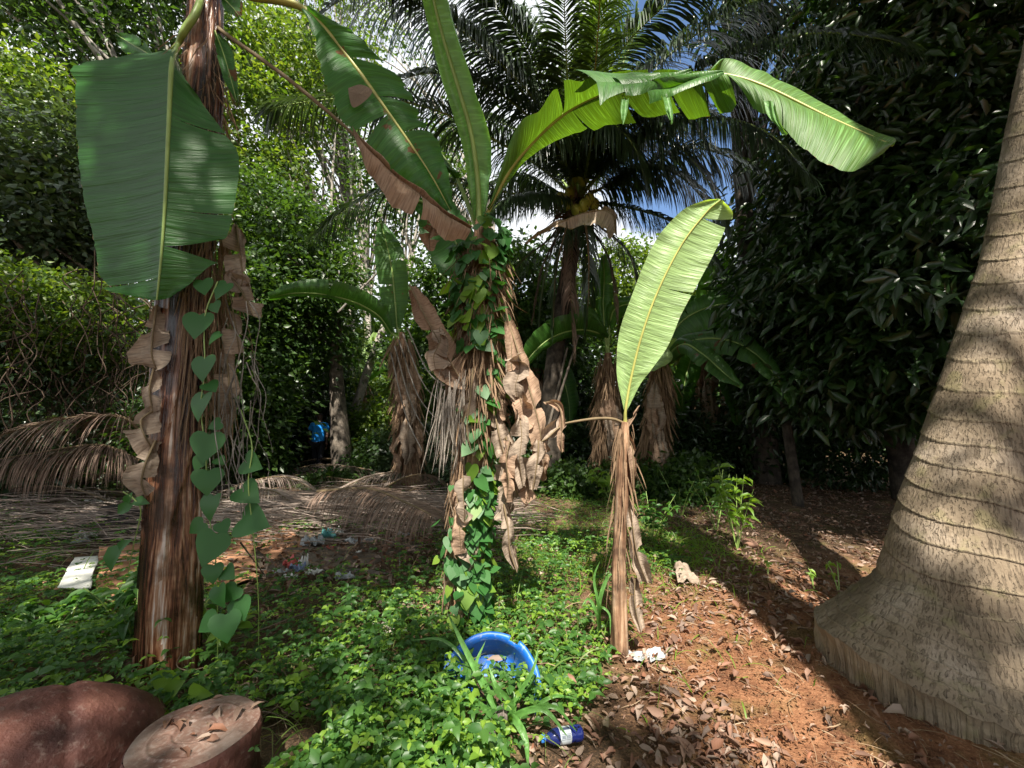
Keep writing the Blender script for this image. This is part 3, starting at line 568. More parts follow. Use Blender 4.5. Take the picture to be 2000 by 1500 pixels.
for i, rws in enumerate([[((1165, 160, 2.50), (1122, 136, 2.65), (1172, 206, 2.42)), ((1200, 160, 2.48), (1170, 140, 2.60), (1195, 190, 2.40)), ((1245, 158, 2.48), (1225, 142, 2.55), (1248, 172, 2.42)), ((1290, 148, 2.48), (1285, 142, 2.50), (1290, 152, 2.46))],
                         [((1215, 165, 2.44), (1195, 150, 2.50), (1222, 186, 2.40)), ((1260, 160, 2.42), (1240, 148, 2.48), (1250, 184, 2.36)), ((1310, 150, 2.58), (1300, 142, 2.62), (1305, 168, 2.54)), ((1350, 140, 2.60), (1345, 136, 2.60), (1350, 144, 2.60))],
                         [((1262, 176, 2.40), (1238, 160, 2.46), (1268, 204, 2.36)), ((1310, 170, 2.54), (1290, 152, 2.44), (1315, 186, 2.50)), ((1370, 150, 2.54), (1360, 142, 2.56), (1375, 162, 2.50)), ((1412, 142, 2.55), (1410, 138, 2.55), (1414, 146, 2.54))],
                         [((1220, 192, 2.36), (1214, 190, 2.36), (1228, 192, 2.36)), ((1218, 215, 2.34), (1212, 215, 2.34), (1226, 215, 2.34)), ((1217, 240, 2.33), (1216, 240, 2.33), (1219, 240, 2.33))],
                         [((1300, 188, 2.46), (1292, 186, 2.30), (1308, 186, 2.46)), ((1306, 215, 2.44), (1300, 216, 2.44), (1314, 214, 2.44)), ((1312, 240, 2.43), (1311, 240, 2.43), (1314, 240, 2.43))],
                         [((1505, 196, 2.26), (1490, 196, 2.31), (1512, 200, 2.24)), ((1512, 232, 2.24), (1500, 226, 2.26), (1524, 240, 2.22)), ((1534, 262, 2.22), (1530, 258, 2.22), (1538, 262, 2.22))]]):
    m_, _ = leaf_surface(rws, n=44, m=8, bulge=.012, ripple=.004, freq=20, seed=40+i, ragged=.05); m_.build('torn_strip', MT['ban_arch' if i > 2 else 'ban_dark'], cb)
banana_leaf(cb, [((893, 348, 3.35), (888, 346, 3.35), (898, 348, 3.35)), ((880, 325, 3.3), (856, 318, 3.3), (898, 336, 3.26)), ((862, 300, 3.3), (845, 292, 3.32), (884, 330, 3.2)), ((846, 278, 3.32), (842, 276, 3.32), (850, 284, 3.32))], 'ban_dark', rib='rib',
            pet=[(940, 480, 3.3), (925, 430, 3.32), (908, 385, 3.34)], rr=(.012, .004), n=50, m=8, bulge=.03, label='small folded leaf on a pale stalk')
banana_leaf(cb, [((800, 390, 3.7), (796, 388, 3.7), (804, 392, 3.7)), ((838, 400, 3.7), (815, 420, 3.7), (870, 385, 3.75)), ((870, 440, 3.65), (820, 460, 3.7), (905, 420, 3.7)), ((905, 500, 3.6), (860, 540, 3.62), (935, 470, 3.6)), ((925, 540, 3.5), (915, 560, 3.5), (935, 530, 3.5))], 'ban_mid', n=60, m=8, bulge=.03, ripple=.015, freq=20, seed=6, ragged=.15, label='shaded leaf behind the stem')
for i, (rws, mt) in enumerate([
    ([((800, 556, 3.0), (796, 566, 3.0), (808, 552, 3.0)), ((822, 602, 2.98), (806, 618, 2.98), (842, 590, 2.98)), ((850, 655, 2.96), (832, 662, 2.96), (880, 650, 2.98)), ((878, 705, 2.98), (838, 712, 2.96), (898, 680, 3.0)), ((898, 738, 3.02), (862, 742, 3.0), (910, 718, 3.05)), ((914, 758, 3.08), (912, 760, 3.08), (916, 754, 3.08))], 'dead_or'),
    ([((992, 628, 3.1), (988, 625, 3.1), (998, 630, 3.1)), ((1010, 680, 3.02), (990, 700, 3.02), (1022, 672, 3.04)), ((1026, 735, 2.98), (992, 762, 2.96), (1046, 722, 3.02)), ((1044, 795, 2.96), (1012, 812, 2.94), (1062, 780, 3.0)), ((1056, 850, 2.96), (1034, 862, 2.95), (1068, 832, 3.0)), ((1056, 905, 2.98), (1042, 905, 2.98), (1066, 890, 3.0))], 'dead_or'),
    ([((985, 830, 3.1), (980, 828, 3.1), (990, 832, 3.1)), ((992, 880, 3.05), (975, 884, 3.05), (1008, 872, 3.05)), ((1000, 930, 3.02), (980, 940, 3.02), (1024, 925, 3.05)), ((1014, 970, 3.0), (984, 985, 3.0), (1042, 962, 3.03))], 'dead'),
    ([((984, 985, 3.02), (978, 984, 3.02), (992, 984, 3.02)), ((992, 1030, 2.98), (980, 1040, 2.98), (1004, 1022, 2.98)), ((996, 1075, 2.98), (982, 1080, 2.98), (1008, 1070, 2.98)), ((1010, 1118, 2.98), (1004, 1112, 2.98), (1014, 1112, 2.98))], 'dead'),
    ([((924, 720, 3.0), (920, 718, 3.0), (930, 722, 3.0)), ((918, 780, 2.96), (908, 784, 2.96), (930, 778, 2.96)), ((912, 840, 2.95), (900, 850, 2.95), (926, 832, 2.95)), ((924, 892, 2.96), (920, 886, 2.96), (930, 888, 2.96))], 'dead'),
    ([((1030, 470, 3.4), (1024, 476, 3.4), (1030, 464, 3.4)), ((1070, 445, 3.35), (1062, 462, 3.3), (1070, 440, 3.35)), ((1120, 424, 3.3), (1118, 445, 3.25), (1120, 418, 3.3)), ((1165, 410, 3.3), (1160, 440, 3.2), (1168, 404, 3.3)), ((1195, 420, 3.25), (1178, 445, 3.2), (1202, 412, 3.25)), ((1200, 455, 3.2), (1190, 456, 3.2), (1204, 448, 3.2))], 'dead'),
    ([((965, 800, 3.05), (960, 798, 3.05), (970, 802, 3.05)), ((975, 850, 3.0), (960, 855, 3.0), (994, 845, 3.0)), ((985, 890, 3.0), (970, 895, 3.0), (1005, 885, 3.0))], 'dead'),
    ([((1052, 860, 2.95), (1046, 856, 2.95), (1062, 862, 2.95)), ((1050, 895, 2.93), (1028, 900, 2.93), (1066, 890, 2.93)), ((1040, 960, 2.95), (1034, 955, 2.95), (1048, 955, 2.95))], 'dead')]):
    dead_leaf(cb, rws, mt, 60+i, .045, n=56, ragged=.12, ripple=.014)
_q = np.random.default_rng(77)
for (x0, y0, L_, w_) in [(1000, 660, 90, 24), (1022, 730, 90, 30), (1012, 800, 110, 34), (1046, 820, 80, 22), (996, 860, 90, 30), (1030, 900, 60, 20), (985, 905, 80, 28), (1010, 690, 70, 22), (880, 690, 60, 24), (858, 640, 60, 22), (905, 930, 70, 22), (970, 740, 60, 16), (890, 960, 90, 18), (915, 1000, 110, 20)]:
    yb = 3.0+_q.uniform(-.08, .1); dx = _q.uniform(-6, 14); L_ *= 1.35; w_ *= .72; pts = [(x0, y0, yb), (x0+dx*.4+_q.uniform(-6, 6), y0+L_*.33, yb-.03), (x0+dx+_q.uniform(-8, 8), y0+L_*.66, yb-.04), (x0+dx*1.3, y0+L_, yb)]
    rws = [((p[0], p[1], p[2]), (p[0]-w_*k+_q.uniform(-3, 3), p[1]+_q.uniform(-3, 14), p[2]+_q.uniform(-.05, .05)), (p[0]+w_*k*.8+_q.uniform(-3, 3), p[1]+_q.uniform(-3, 14), p[2]+_q.uniform(-.05, .05))) for p, k in zip(pts, (.25, .9, 1, .15))]
    dead_leaf(cb, rws, 'dead' if _q.random() < .6 else 'dead_or', int(x0+y0), .06, n=50, ragged=.15, ripple=.014, rr=(.004, .002))
# creeper on the centre plant: hundreds of small leaves = one foliage part
def creeper(label, C, rad, spec, n, size, seed, loc, mats=('f_heart', 'f_gc2'), front=(0, -1, 0), stems=7, kind='heart', grp='climbing vines'):
    r = np.random.default_rng(seed); o = thing('creeper', loc, label, 'creeper', grp)
    for mi, mt in enumerate(mats):
        mb = MB(); nn_ = n if mi == 0 else n//3; t = r.uniform(spec[0], spec[1], nn_); i = (t*(len(C)-1)).astype(int)
        ang = r.normal(spec[2], spec[3], nn_); wv = np.sin(t*22+1)*.25; ang += wv
        outd = np.stack([np.cos(ang), np.sin(ang), np.zeros(nn_)], -1); pos = C[i]+outd*(rad+r.uniform(0, .07, nn_))[:, None]
        dd = outd*.5+np.array([0, 0, -1.])+r.normal(size=(nn_, 3))*.45; nn = outd*1.0+np.array([0, 0, .7])+r.normal(size=(nn_, 3))*.35
        sz = size*1.45*r.uniform(.4, 1.2, nn_); scatter(mb, kind, pos, dd, nn, sz, .95); mb.build('foliage', MT[mt], o)
    sb = MB()
    for q in range(stems):
        t = np.linspace(spec[0], spec[1], 9); i = (t*(len(C)-1)).astype(int); ang = spec[2]+r.normal(0, spec[3]*.8)+np.cumsum(r.normal(0, .25, 9))
        pts = C[i]+np.stack([np.cos(ang), np.sin(ang), np.zeros(9)], -1)*(rad+.01); tube(sb, pts, [.004, .003], 50, 5, cap=False)
    sb.build('stem', MT['twig'], o); return o
creeper('dense green creeper running up the right side of the middle banana trunk', CC, .15, (.0, .99, -.85, .38), 250, .075, 12, g1+[.15, -.15, 0])
creeper('loose creeper tuft on the upper left of the middle banana trunk', CC, .20, (.62, .90, -2.3, .5), 75, .085, 13, g1+[-.1, -.15, 0])
creeper('low creeper skirt around the foot of the middle banana trunk', CC, .16, (.0, .3, -.8, .8), 230, .06, 14, g1+[.05, -.2, 0])

# ================================================================== SMALL BANANA SUCKER (right of centre)
g2 = G(1210, 1278); Y2 = g2[1]
sk = thing('banana_plant', g2, 'slender young banana plant with a single tall pale leaf beside the path', 'banana plant', 'banana plants')
_, CS = pseudostem(sk, [g2-np.array([0, 0, .08])]+pp([(1208, 1180, Y2), (1210, 1060, Y2), (1214, 960, Y2), (1218, 880, Y2), (1221, 825, Y2)]), [.055, .05, .045, .048, .056, .03], 'stem_dry', 7, 4, .2, n=150, k=48)
rowsG = [((1222, 800, Y2-.02), (1219, 800, Y2-.02), (1226, 800, Y2-.02)), ((1228, 765, Y2-.03), (1206, 742, Y2-.02), (1250, 752, Y2-.05)), ((1237, 715, Y2-.06), (1204, 700, Y2-.02), (1272, 722, Y2-.1)), ((1252, 660, Y2-.1), (1210, 645, Y2-.05), (1305, 675, Y2-.14)), ((1272, 600, Y2-.14), (1232, 582, Y2-.1), (1332, 612, Y2-.18)),
         ((1298, 540, Y2-.18), (1256, 520, Y2-.14), (1362, 556, Y2-.22)), ((1330, 480, Y2-.22), (1285, 462, Y2-.18), (1392, 500, Y2-.27)), ((1365, 432, Y2-.27), (1330, 412, Y2-.24), (1420, 444, Y2-.32)), ((1392, 402, Y2-.31), (1372, 392, Y2-.3), (1428, 412, Y2-.36)), ((1408, 390, Y2-.34), (1404, 389, Y2-.34), (1412, 393, Y2-.36))]
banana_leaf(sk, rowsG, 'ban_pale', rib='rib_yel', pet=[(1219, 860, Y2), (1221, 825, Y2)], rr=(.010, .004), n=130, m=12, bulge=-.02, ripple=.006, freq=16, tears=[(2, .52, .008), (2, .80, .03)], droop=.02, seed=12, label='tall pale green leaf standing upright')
dead_leaf(sk, [((1108, 826, 2.85), (1108, 820, 2.85), (1108, 830, 2.85)), ((1088, 838, 2.82), (1092, 812, 2.82), (1090, 850, 2.82)), ((1070, 855, 2.8), (1062, 835, 2.8), (1076, 862, 2.8)), ((1058, 862, 2.8), (1055, 860, 2.8), (1060, 864, 2.8))], 'dead', 80, .03, pet=[(1218, 826, Y2), (1195, 818, Y2-.03), (1160, 818, Y2-.06)], rr=(.007, .004), label='dry leaf on a long stalk bent to the left')
dead_leaf(sk, [((1064, 786, 2.84), (1062, 784, 2.84), (1068, 786, 2.84)), ((1090, 790, 2.82), (1086, 802, 2.82), (1096, 786, 2.82)), ((1098, 830, 2.8), (1090, 832, 2.8), (1104, 826, 2.8)), ((1096, 860, 2.8), (1088, 864, 2.8), (1102, 858, 2.8)), ((1098, 884, 2.8), (1096, 884, 2.8), (1102, 882, 2.8))], 'dead_or', 81, .03, rr=(.004, .002))
for i, rws in enumerate([[((1226, 960, Y2), (1222, 958, Y2), (1230, 962, Y2)), ((1236, 1030, Y2-.04), (1226, 1036, Y2-.03), (1248, 1022, Y2-.04)), ((1246, 1090, Y2-.06), (1232, 1098, Y2-.05), (1264, 1086, Y2-.06)), ((1266, 1142, Y2-.06), (1248, 1140, Y2-.05), (1274, 1140, Y2-.06))],
                         [((1240, 1130, Y2-.02), (1234, 1128, Y2-.02), (1246, 1130, Y2-.02)), ((1240, 1180, Y2-.05), (1230, 1184, Y2-.05), (1256, 1176, Y2-.05)), ((1252, 1236, Y2-.06), (1244, 1232, Y2-.06), (1262, 1228, Y2-.06))],
                         [((1222, 850, Y2), (1219, 848, Y2), (1228, 850, Y2)), ((1236, 880, Y2-.04), (1230, 884, Y2-.03), (1240, 874, Y2-.04)), ((1237, 960, Y2-.05), (1233, 962, Y2-.05), (1240, 956, Y2-.05))],
                         [((1226, 832, Y2), (1224, 830, Y2), (1228, 834, Y2)), ((1240, 808, Y2-.02), (1236, 806, Y2-.02), (1244, 812, Y2-.02)), ((1248, 792, Y2-.02), (1247, 792, Y2-.02), (1250, 793, Y2-.02))]]):
    dead_leaf(sk, rws, 'dead' if i < 2 else 'dead_or', 85+i, .03, n=46, ragged=.15, rr=(.004, .002))
fb = MB(); r = np.random.default_rng(18)
pos, o_ = around(CS, .05, 130, .3, 1, r); ribbons(fb, pos, o_*.3+np.array([0, 0, -1]), r.uniform(.1, .35, 130), r.uniform(.004, .014, 130), .4, 6, .4, r)
fb.build('dry_fibres', MT['fibre'], sk)

# ================================================================== BACKGROUND BANANA PLANTS
def bg_banana(label, px, base_y, top, rad, leaves, seed, mat='ban_dark', yk=None, dead=5, fib=500, fs=1.0, stem='stem_dry'):
    g = G(px, base_y) if yk is None else np.array([P(px, base_y, yk)[0], yk, float(gh(P(px, base_y, yk)[0], yk))]); Y = g[1]; r = np.random.default_rng(seed)
    o = thing('banana_plant', g, label, 'banana plant', 'banana plants'); tp = P(top[0], top[1], Y)
    mid = (g+tp)/2+[r.uniform(-.05, .05), 0, 0]
    _, C = pseudostem(o, [g-np.array([0, 0, .1]), mid, tp], [rad, rad*.85, rad*.4], stem, seed, 6, .3, n=90, k=40)
    for (rows, mt, lab) in leaves:
        rr_ = [tuple((x, y, Y+dy) for (x, y, dy) in q) for q in rows]
        banana_leaf(o, rr_, mt, rib='rib', pet=[(top[0], top[1]+15, Y)], rr=(.025, .008), n=60, m=8, bulge=.04, ripple=.02, freq=10, tears=[(1, .4, .05), (2, .6, .05)], seed=seed, droop=.06, label=lab)
    fb = MB(); pos, o_ = around(C, rad*.9, fib, .25, .97, r); ribbons(fb, pos, o_*.45+np.array([0, 0, -1]), r.uniform(.2, .8, fib)*fs, r.uniform(.01, .045, fib)*fs, .4, 6, .5, r); fb.build('dry_fibres', MT['fibre'], o)
    for q in range(dead):
        a = r.uniform(-2.6, -.5); z = r.uniform(.35, .9); c = C[int(z*89)]; dd = np.array([math.cos(a), math.sin(a), 0]); sdv = np.array([-dd[1], dd[0], 0]); L_ = r.uniform(.6, 1.2)*fs; ww = r.uniform(.08, .2)*fs
        pts = [c+dd*rad, c+dd*(rad+.14)-[0, 0, L_*.35], c+dd*(rad+.1)+sdv*.05-[0, 0, L_*.7], c+dd*(rad+.14)-[0, 0, L_]]; wv = [.02, ww, ww*.9, .02]
        rws = np.array([[p_, p_+sdv*k_, p_-sdv*k_] for p_, k_ in zip(pts, wv)])
        m_, sp_ = leaf_surface(rws, n=34, m=7, bulge=.05, ripple=.03, freq=12, rough=.06, seed=seed*7+q, world=True, ragged=.3); m_.build('dead_leaf', MT['dead' if q % 2 else 'dead_or'], o)
    return o
def lr(pts, w1, w2, dz=0):      # simple leaf: spine px points, half widths perpendicular in px
    pts = [np.array(p, float) for p in pts]; out = []
    for i, p in enumerate(pts):
        a = pts[max(0, i-1)][:2]; b = pts[min(len(pts)-1, i+1)][:2]; t = (b-a)/np.linalg.norm(b-a); nn = np.array([t[1], -t[0]])
        k = math.sin(math.pi*min(1, max(.04, (i+.15)/(len(pts)-.75))))**.6
        A = p[:2]+nn*w1*k; B = p[:2]-nn*w2*k
        out.append(((p[0], p[1], p[2]), (A[0], A[1], p[2]+dz), (B[0], B[1], p[2]-dz)))
    return out
bg_banana('banana plant beyond the debris with one upright and one bowed leaf left of the middle', 805, 962, (785, 650), .19,
    [(lr([(776, 640, 0), (772, 590, 0), (766, 530, -.1), (756, 480, -.15), (744, 436, -.2)], 30, 30), 'ban_mid', 'upright sunlit leaf'),
     (lr([(765, 650, 0), (735, 612, -.2), (690, 590, -.4), (640, 576, -.7), (580, 572, -.9), (525, 582, -1.1)], 6, 30, .1), 'ban_dark', 'bowed leaf pointing left')], 31, dead=7, fib=900)
bg_banana('banana plant right of the coconut trunk with dark spreading leaves and yellow patches', 1180, 958, (1188, 690), .17,
    [(lr([(1180, 640, 0), (1178, 590, 0), (1180, 545, 0), (1178, 500, 0)], 16, 18), 'ban_dark', 'narrow upright leaf'),
     (lr([(1185, 660, 0), (1150, 645, -.3), (1100, 650, -.6), (1050, 680, -.9), (1000, 745, -1.1)], 14, 34, .15), 'ban_dark', None),
     (lr([(1180, 650, 0), (1150, 620, -.1), (1110, 632, -.2), (1065, 632, -.3)], 18, 20), 'ban_mid', None),
     (lr([(1190, 640, 0), (1200, 605, -.2), (1235, 595, -.4), (1255, 620, -.5)], 18, 22), 'ban_dark', None)], 32, dead=5, fib=700)
bg_banana('shaggy banana plant behind the slender sucker with long leaves bowing right', 1268, 965, (1290, 700), .15,
    [(lr([(1295, 700, 0), (1320, 640, 0), (1370, 605, -.2), (1430, 592, -.3), (1480, 600, -.4)], 22, 42, .1), 'ban_dark', None),
     (lr([(1300, 705, 0), (1340, 668, -.4), (1400, 662, -.9), (1450, 675, -1.3), (1500, 715, -1.7), (1545, 795, -2.1)], 18, 30, .1), 'ban_mid', None),
     (lr([(1300, 705, 0), (1330, 672, -.5), (1370, 690, -1.0), (1410, 725, -1.3), (1448, 758, -1.6)], 14, 24, .1), 'ban_mid', None),
     (lr([(1290, 710, 0), (1300, 660, -.2), (1290, 690, -.5), (1268, 726, -.8)], 26, 26), 'ban_pale', None),
     (lr([(1295, 700, 0), (1340, 650, .3), (1400, 640, .5), (1450, 655, .6)], 12, 16), 'ban_dark', None)], 33, dead=4, fib=900)
bg_banana('dark drooping banana plant between the slender sucker and the thicket', 1375, 935, (1372, 660), .14,
    [(lr([(1372, 660, 0), (1390, 600, -.2), (1440, 590, -.5), (1500, 640, -.8)], 30, 30, .1), 'ban_dark', None), (lr([(1372, 660, 0), (1350, 610, -.2), (1310, 620, -.5), (1290, 690, -.8)], 30, 26, .1), 'ban_dark', None), (lr([(1372, 665, 0), (1400, 690, -.5), (1430, 750, -.8), (1440, 830, -1.0)], 26, 26, .1), 'ban_dark', None),
     (lr([(1372, 655, 0), (1376, 600, 0), (1390, 545, 0), (1412, 500, 0)], 24, 24), 'ban_mid', None), (lr([(1370, 665, 0), (1350, 700, -.3), (1335, 760, -.5), (1330, 820, -.6)], 22, 22, .1), 'ban_dark', None)], 36, dead=6, fib=300)
bg_banana('dark broad leaved banana plant behind the limp fronds of the coconut palm', 1040, 925, (1050, 700), .14,
    [(lr([(1050, 700, 0), (1040, 640, -.2), (1000, 610, -.4), (960, 640, -.6)], 26, 30, .1), 'ban_dark', None), (lr([(1050, 700, 0), (1080, 640, -.2), (1130, 620, -.4), (1165, 660, -.6)], 30, 26, .1), 'ban_dark', None), (lr([(1050, 700, 0), (1060, 640, 0), (1062, 580, 0), (1055, 530, 0)], 26, 26), 'ban_mid', None), (lr([(1050, 705, 0), (1090, 720, -.4), (1110, 780, -.6), (1112, 840, -.8)], 24, 24, .1), 'ban_dark', None)], 37, dead=5, fib=300)
bg_banana('far banana plant in shade with sunlit broad leaves behind the dark thicket edge', 1430, 905, (1425, 640), .2,
    [(lr([(1425, 640, 0), (1415, 590, 0), (1408, 540, 0), (1400, 500, 0)], 34, 34), 'ban_mid', None), (lr([(1430, 640, 0), (1460, 600, 0), (1500, 580, 0), (1540, 590, 0)], 18, 28), 'ban_mid', None),
     (lr([(1420, 645, 0), (1380, 610, 0), (1330, 610, 0), (1290, 640, 0)], 20, 30), 'ban_dark', None), (lr([(1430, 650, 0), (1450, 660, 0), (1480, 700, 0), (1490, 750, 0)], 24, 24), 'ban_dark', None)], 34, yk=11.5, dead=6, fib=300)
bg_banana('small distant banana plant in the sunlit gap left of the middle', 715, 860, (712, 740), .15,
    [(lr([(714, 740, 0), (722, 710, 0), (728, 680, 0), (735, 650, 0)], 20, 20), 'ban_pale', None), (lr([(712, 742, 0), (700, 700, 0), (690, 665, 0), (672, 640, 0)], 16, 16), 'ban_mid', None), (lr([(716, 742, 0), (740, 712, 0), (760, 700, 0), (775, 720, 0)], 12, 16), 'ban_mid', None)], 35, yk=14, dead=2, fib=100)

# ================================================================== COCONUT PALM (middle)
YP = 9.0; cpx, cpy = 1128, 392; gC = np.array([P(1070, 850, YP)[0], YP, 0.0]); gC[2] = float(gh(gC[0], gC[1]))
cp = thing('coconut_palm', gC, 'tall coconut palm with yellow green nuts and a wide crown of dark fronds', 'palm tree', 'coconut palms')
mb = MB(); tube(mb, [gC-np.array([0, 0, .1]), P(1078, 760, YP), P(1092, 640, YP), P(1115, 500, YP), P(cpx, cpy, YP)], [.26, .2, .18, .17, .17], 200, 28, lambda s, th, rr: 1+.05*((s*7+.1*np.sin(th)) % 1)); mb.build('trunk', MT['bark_dark'], cp)
cc0 = (cpx, cpy, YP)
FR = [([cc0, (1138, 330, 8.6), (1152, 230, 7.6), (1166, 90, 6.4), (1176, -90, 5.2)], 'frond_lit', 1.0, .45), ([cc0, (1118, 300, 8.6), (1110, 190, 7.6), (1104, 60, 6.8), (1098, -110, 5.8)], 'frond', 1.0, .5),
      ([cc0, (1100, 300, 8.6), (1040, 190, 7.8), (950, 100, 7.0), (850, 20, 6.2), (790, -30, 5.8)], 'frond', 1.15, .8), ([cc0, (1060, 330, 8.6), (960, 270, 8), (850, 215, 7.5), (720, 190, 7.2), (560, 205, 7.2), (518, 225, 7.2)], 'frond', 1.0, .7),
      ([cc0, (1040, 385, 8.6), (900, 360, 8.0), (780, 365, 7.8), (690, 400, 7.6), (612, 462, 7.6)], 'frond', 1.0, .7), ([cc0, (1080, 385, 8.2), (1030, 380, 7.6), (985, 390, 7.2), (955, 420, 6.9)], 'frond', .8, .9),
      ([cc0, (1170, 270, 8.6), (1250, 160, 7.5), (1330, 90, 6.5), (1430, 20, 5.7), (1540, -20, 5.2)], 'frond', 1.05, .7), ([cc0, (1210, 290, 8.4), (1320, 170, 7.2), (1440, 100, 6.2), (1580, 66, 5.2), (1700, 72, 4.7), (1790, 95, 4.45)], 'frond', .85, .75),
      ([cc0, (1190, 320, 8.4), (1290, 250, 7.3), (1400, 230, 6.3), (1500, 260, 5.6), (1580, 340, 5.2)], 'frond', 1.1, .8), ([cc0, (1150, 300, 8.2), (1200, 225, 7.4), (1270, 200, 6.9), (1350, 240, 6.5), (1400, 330, 6.3)], 'frond', 1.15, .8),
      ([cc0, (1200, 400, 8.6), (1280, 420, 8.1), (1350, 455, 7.8), (1405, 520, 7.7)], 'frond', .9, .7), ([cc0, (1085, 290, 8.6), (1000, 200, 7.9), (900, 150, 7.4), (800, 150, 7.1), (730, 210, 7.0)], 'frond', 1.0, .8),
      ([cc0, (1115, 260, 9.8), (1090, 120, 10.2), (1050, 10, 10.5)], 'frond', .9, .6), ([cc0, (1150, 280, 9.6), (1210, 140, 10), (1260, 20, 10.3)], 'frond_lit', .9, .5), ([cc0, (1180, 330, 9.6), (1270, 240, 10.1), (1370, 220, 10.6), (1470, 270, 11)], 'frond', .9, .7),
      ([cc0, (1070, 320, 9.6), (980, 240, 10.2), (880, 250, 10.8), (800, 320, 11.2)], 'frond', .9, .7), ([cc0, (1095, 380, 9.2), (1040, 350, 9.6), (980, 350, 10), (900, 420, 10.3)], 'frond', .9, .8),
      ([cc0, (1130, 240, 9.0), (1150, 120, 8.8), (1190, 0, 8.4), (1230, -100, 8)], 'frond_lit', .9, .5),
      ([cc0, (1145, 330, 8.3), (1160, 270, 7.6), (1200, 250, 7.1), (1240, 290, 6.8), (1265, 370, 6.7)], 'frond', 1.0, .8), ([cc0, (1110, 330, 8.2), (1080, 270, 7.5), (1040, 260, 7.0), (1000, 300, 6.8), (975, 380, 6.8)], 'frond', 1.0, .8),
      ([cc0, (1190, 360, 8.8), (1250, 330, 8.4), (1320, 340, 8.1), (1380, 400, 8.0), (1400, 470, 8)], 'frond', 1.0, .8),
      ([cc0, (1200, 310, 8.2), (1260, 270, 7.4), (1330, 290, 6.9), (1390, 370, 6.7), (1410, 450, 6.7)], 'frond', 1.0, .9), ([cc0, (1230, 340, 8.7), (1340, 290, 8.2), (1450, 320, 7.8), (1540, 400, 7.7)], 'frond', 1.0, .8),
      ([cc0, (1160, 200, 8.4), (1220, 90, 7.6), (1310, 0, 6.9), (1400, -80, 6.4)], 'frond', 1.1, .6), ([cc0, (1090, 230, 8.5), (1040, 110, 7.7), (980, 20, 7.0), (930, -80, 6.4)], 'frond', 1.1, .6),
      ([cc0, (1180, 300, 8.6), (1290, 200, 7.4), (1400, 160, 6.4), (1520, 170, 5.6), (1640, 240, 5.2)], 'frond', 1.1, .8),
      ([cc0, (1020, 180, 8.2), (900, 60, 7.2), (780, -5, 6.3), (680, -5, 5.8), (600, 50, 5.5)], 'frond', 1.2, .9), ([cc0, (1050, 150, 8.2), (960, 0, 7.0), (860, -60, 6.1), (760, -50, 5.6)], 'frond', 1.2, .9)]
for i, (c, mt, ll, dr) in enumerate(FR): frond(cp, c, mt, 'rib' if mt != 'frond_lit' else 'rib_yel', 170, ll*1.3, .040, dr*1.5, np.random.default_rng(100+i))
for i, c in enumerate([[cc0, (1100, 440, 8.8), (1060, 520, 8.7), (1040, 620, 8.7)], [cc0, (1150, 440, 8.8), (1190, 510, 8.7), (1205, 630, 8.7)], [cc0, (1120, 450, 8.7), (1115, 560, 8.6), (1120, 700, 8.6)], [cc0, (1140, 470, 9.2), (1150, 560, 9.3), (1160, 660, 9.3)], [cc0, (1080, 460, 8.9), (1010, 520, 8.9), (980, 600, 8.9)], [cc0, (1105, 450, 8.4), (1085, 540, 8.3), (1080, 660, 8.3)], [cc0, (1145, 450, 8.4), (1150, 560, 8.3), (1140, 700, 8.3)], [cc0, (1170, 440, 8.6), (1230, 500, 8.5), (1250, 600, 8.5)], [cc0, (1095, 440, 9), (1060, 560, 9), (1050, 700, 9)]]):
    frond(cp, c, 'frond_dry' if i < 3 else 'frond', 'rib_brown', 90, .8, .035, 1.6, np.random.default_rng(140+i), label='limp frond hanging against the trunk', miss=.1)
fb = MB(); r = np.random.default_rng(22); c0 = P(cpx, cpy+15, YP); th = r.uniform(0, 6.28, 260); pos = c0+np.stack([np.cos(th)*.25, np.sin(th)*.25, r.uniform(-.4, .35, 260)], -1)
ribbons(fb, pos, np.stack([np.cos(th), np.sin(th), r.uniform(-.6, .6, 260)], -1), r.uniform(.3, .8, 260), r.uniform(.015, .05, 260), .7, 6, .5, r); fb.build('crown_fibre', MT['frond_dry'], cp)
MT['nut'] = plain('coconut_green', (.42, .46, .08), .4, .5, .25, 5); MT['husk'] = plain('coconut_husk', (.11, .085, .06), .9, .2, .4, 18, .01)
def nut(parent, c, rad, mat, tilt, name='coconut', seed=0):
    r = np.random.default_rng(seed); u = np.linspace(0, np.pi, 18)[:, None]; v = np.linspace(0, 2*np.pi, 24, endpoint=False)[None]
    s_ = np.sin(u)*(1+.12*np.cos(3*v)*np.sin(u))*(1-.12*np.cos(u)); V = np.stack([s_*np.cos(v), s_*np.sin(v), -np.cos(u)*1.25*np.ones_like(v)], -1)*rad
    M = np.array(Matrix.Rotation(tilt[0], 3, 'X')@Matrix.Rotation(tilt[1], 3, 'Y')); mb = MB(); mb.add(V.reshape(-1, 3)@M.T+c, grid_faces(18, 24, True)); return mb.build(name, MT[mat], parent)
for i, (x, y, dy) in enumerate([(1097, 388, -.45), (1108, 400, -.4), (1138, 352, -.4), (1150, 390, -.45), (1160, 400, -.3), (1126, 410, -.5), (1112, 378, -.3), (1140, 402, -.55), (1116, 352, -.35)]):
    nut(cp, P(x, y, YP+dy), .115, 'nut', (r.uniform(-.5, .5), r.uniform(-.5, .5)), seed=i)

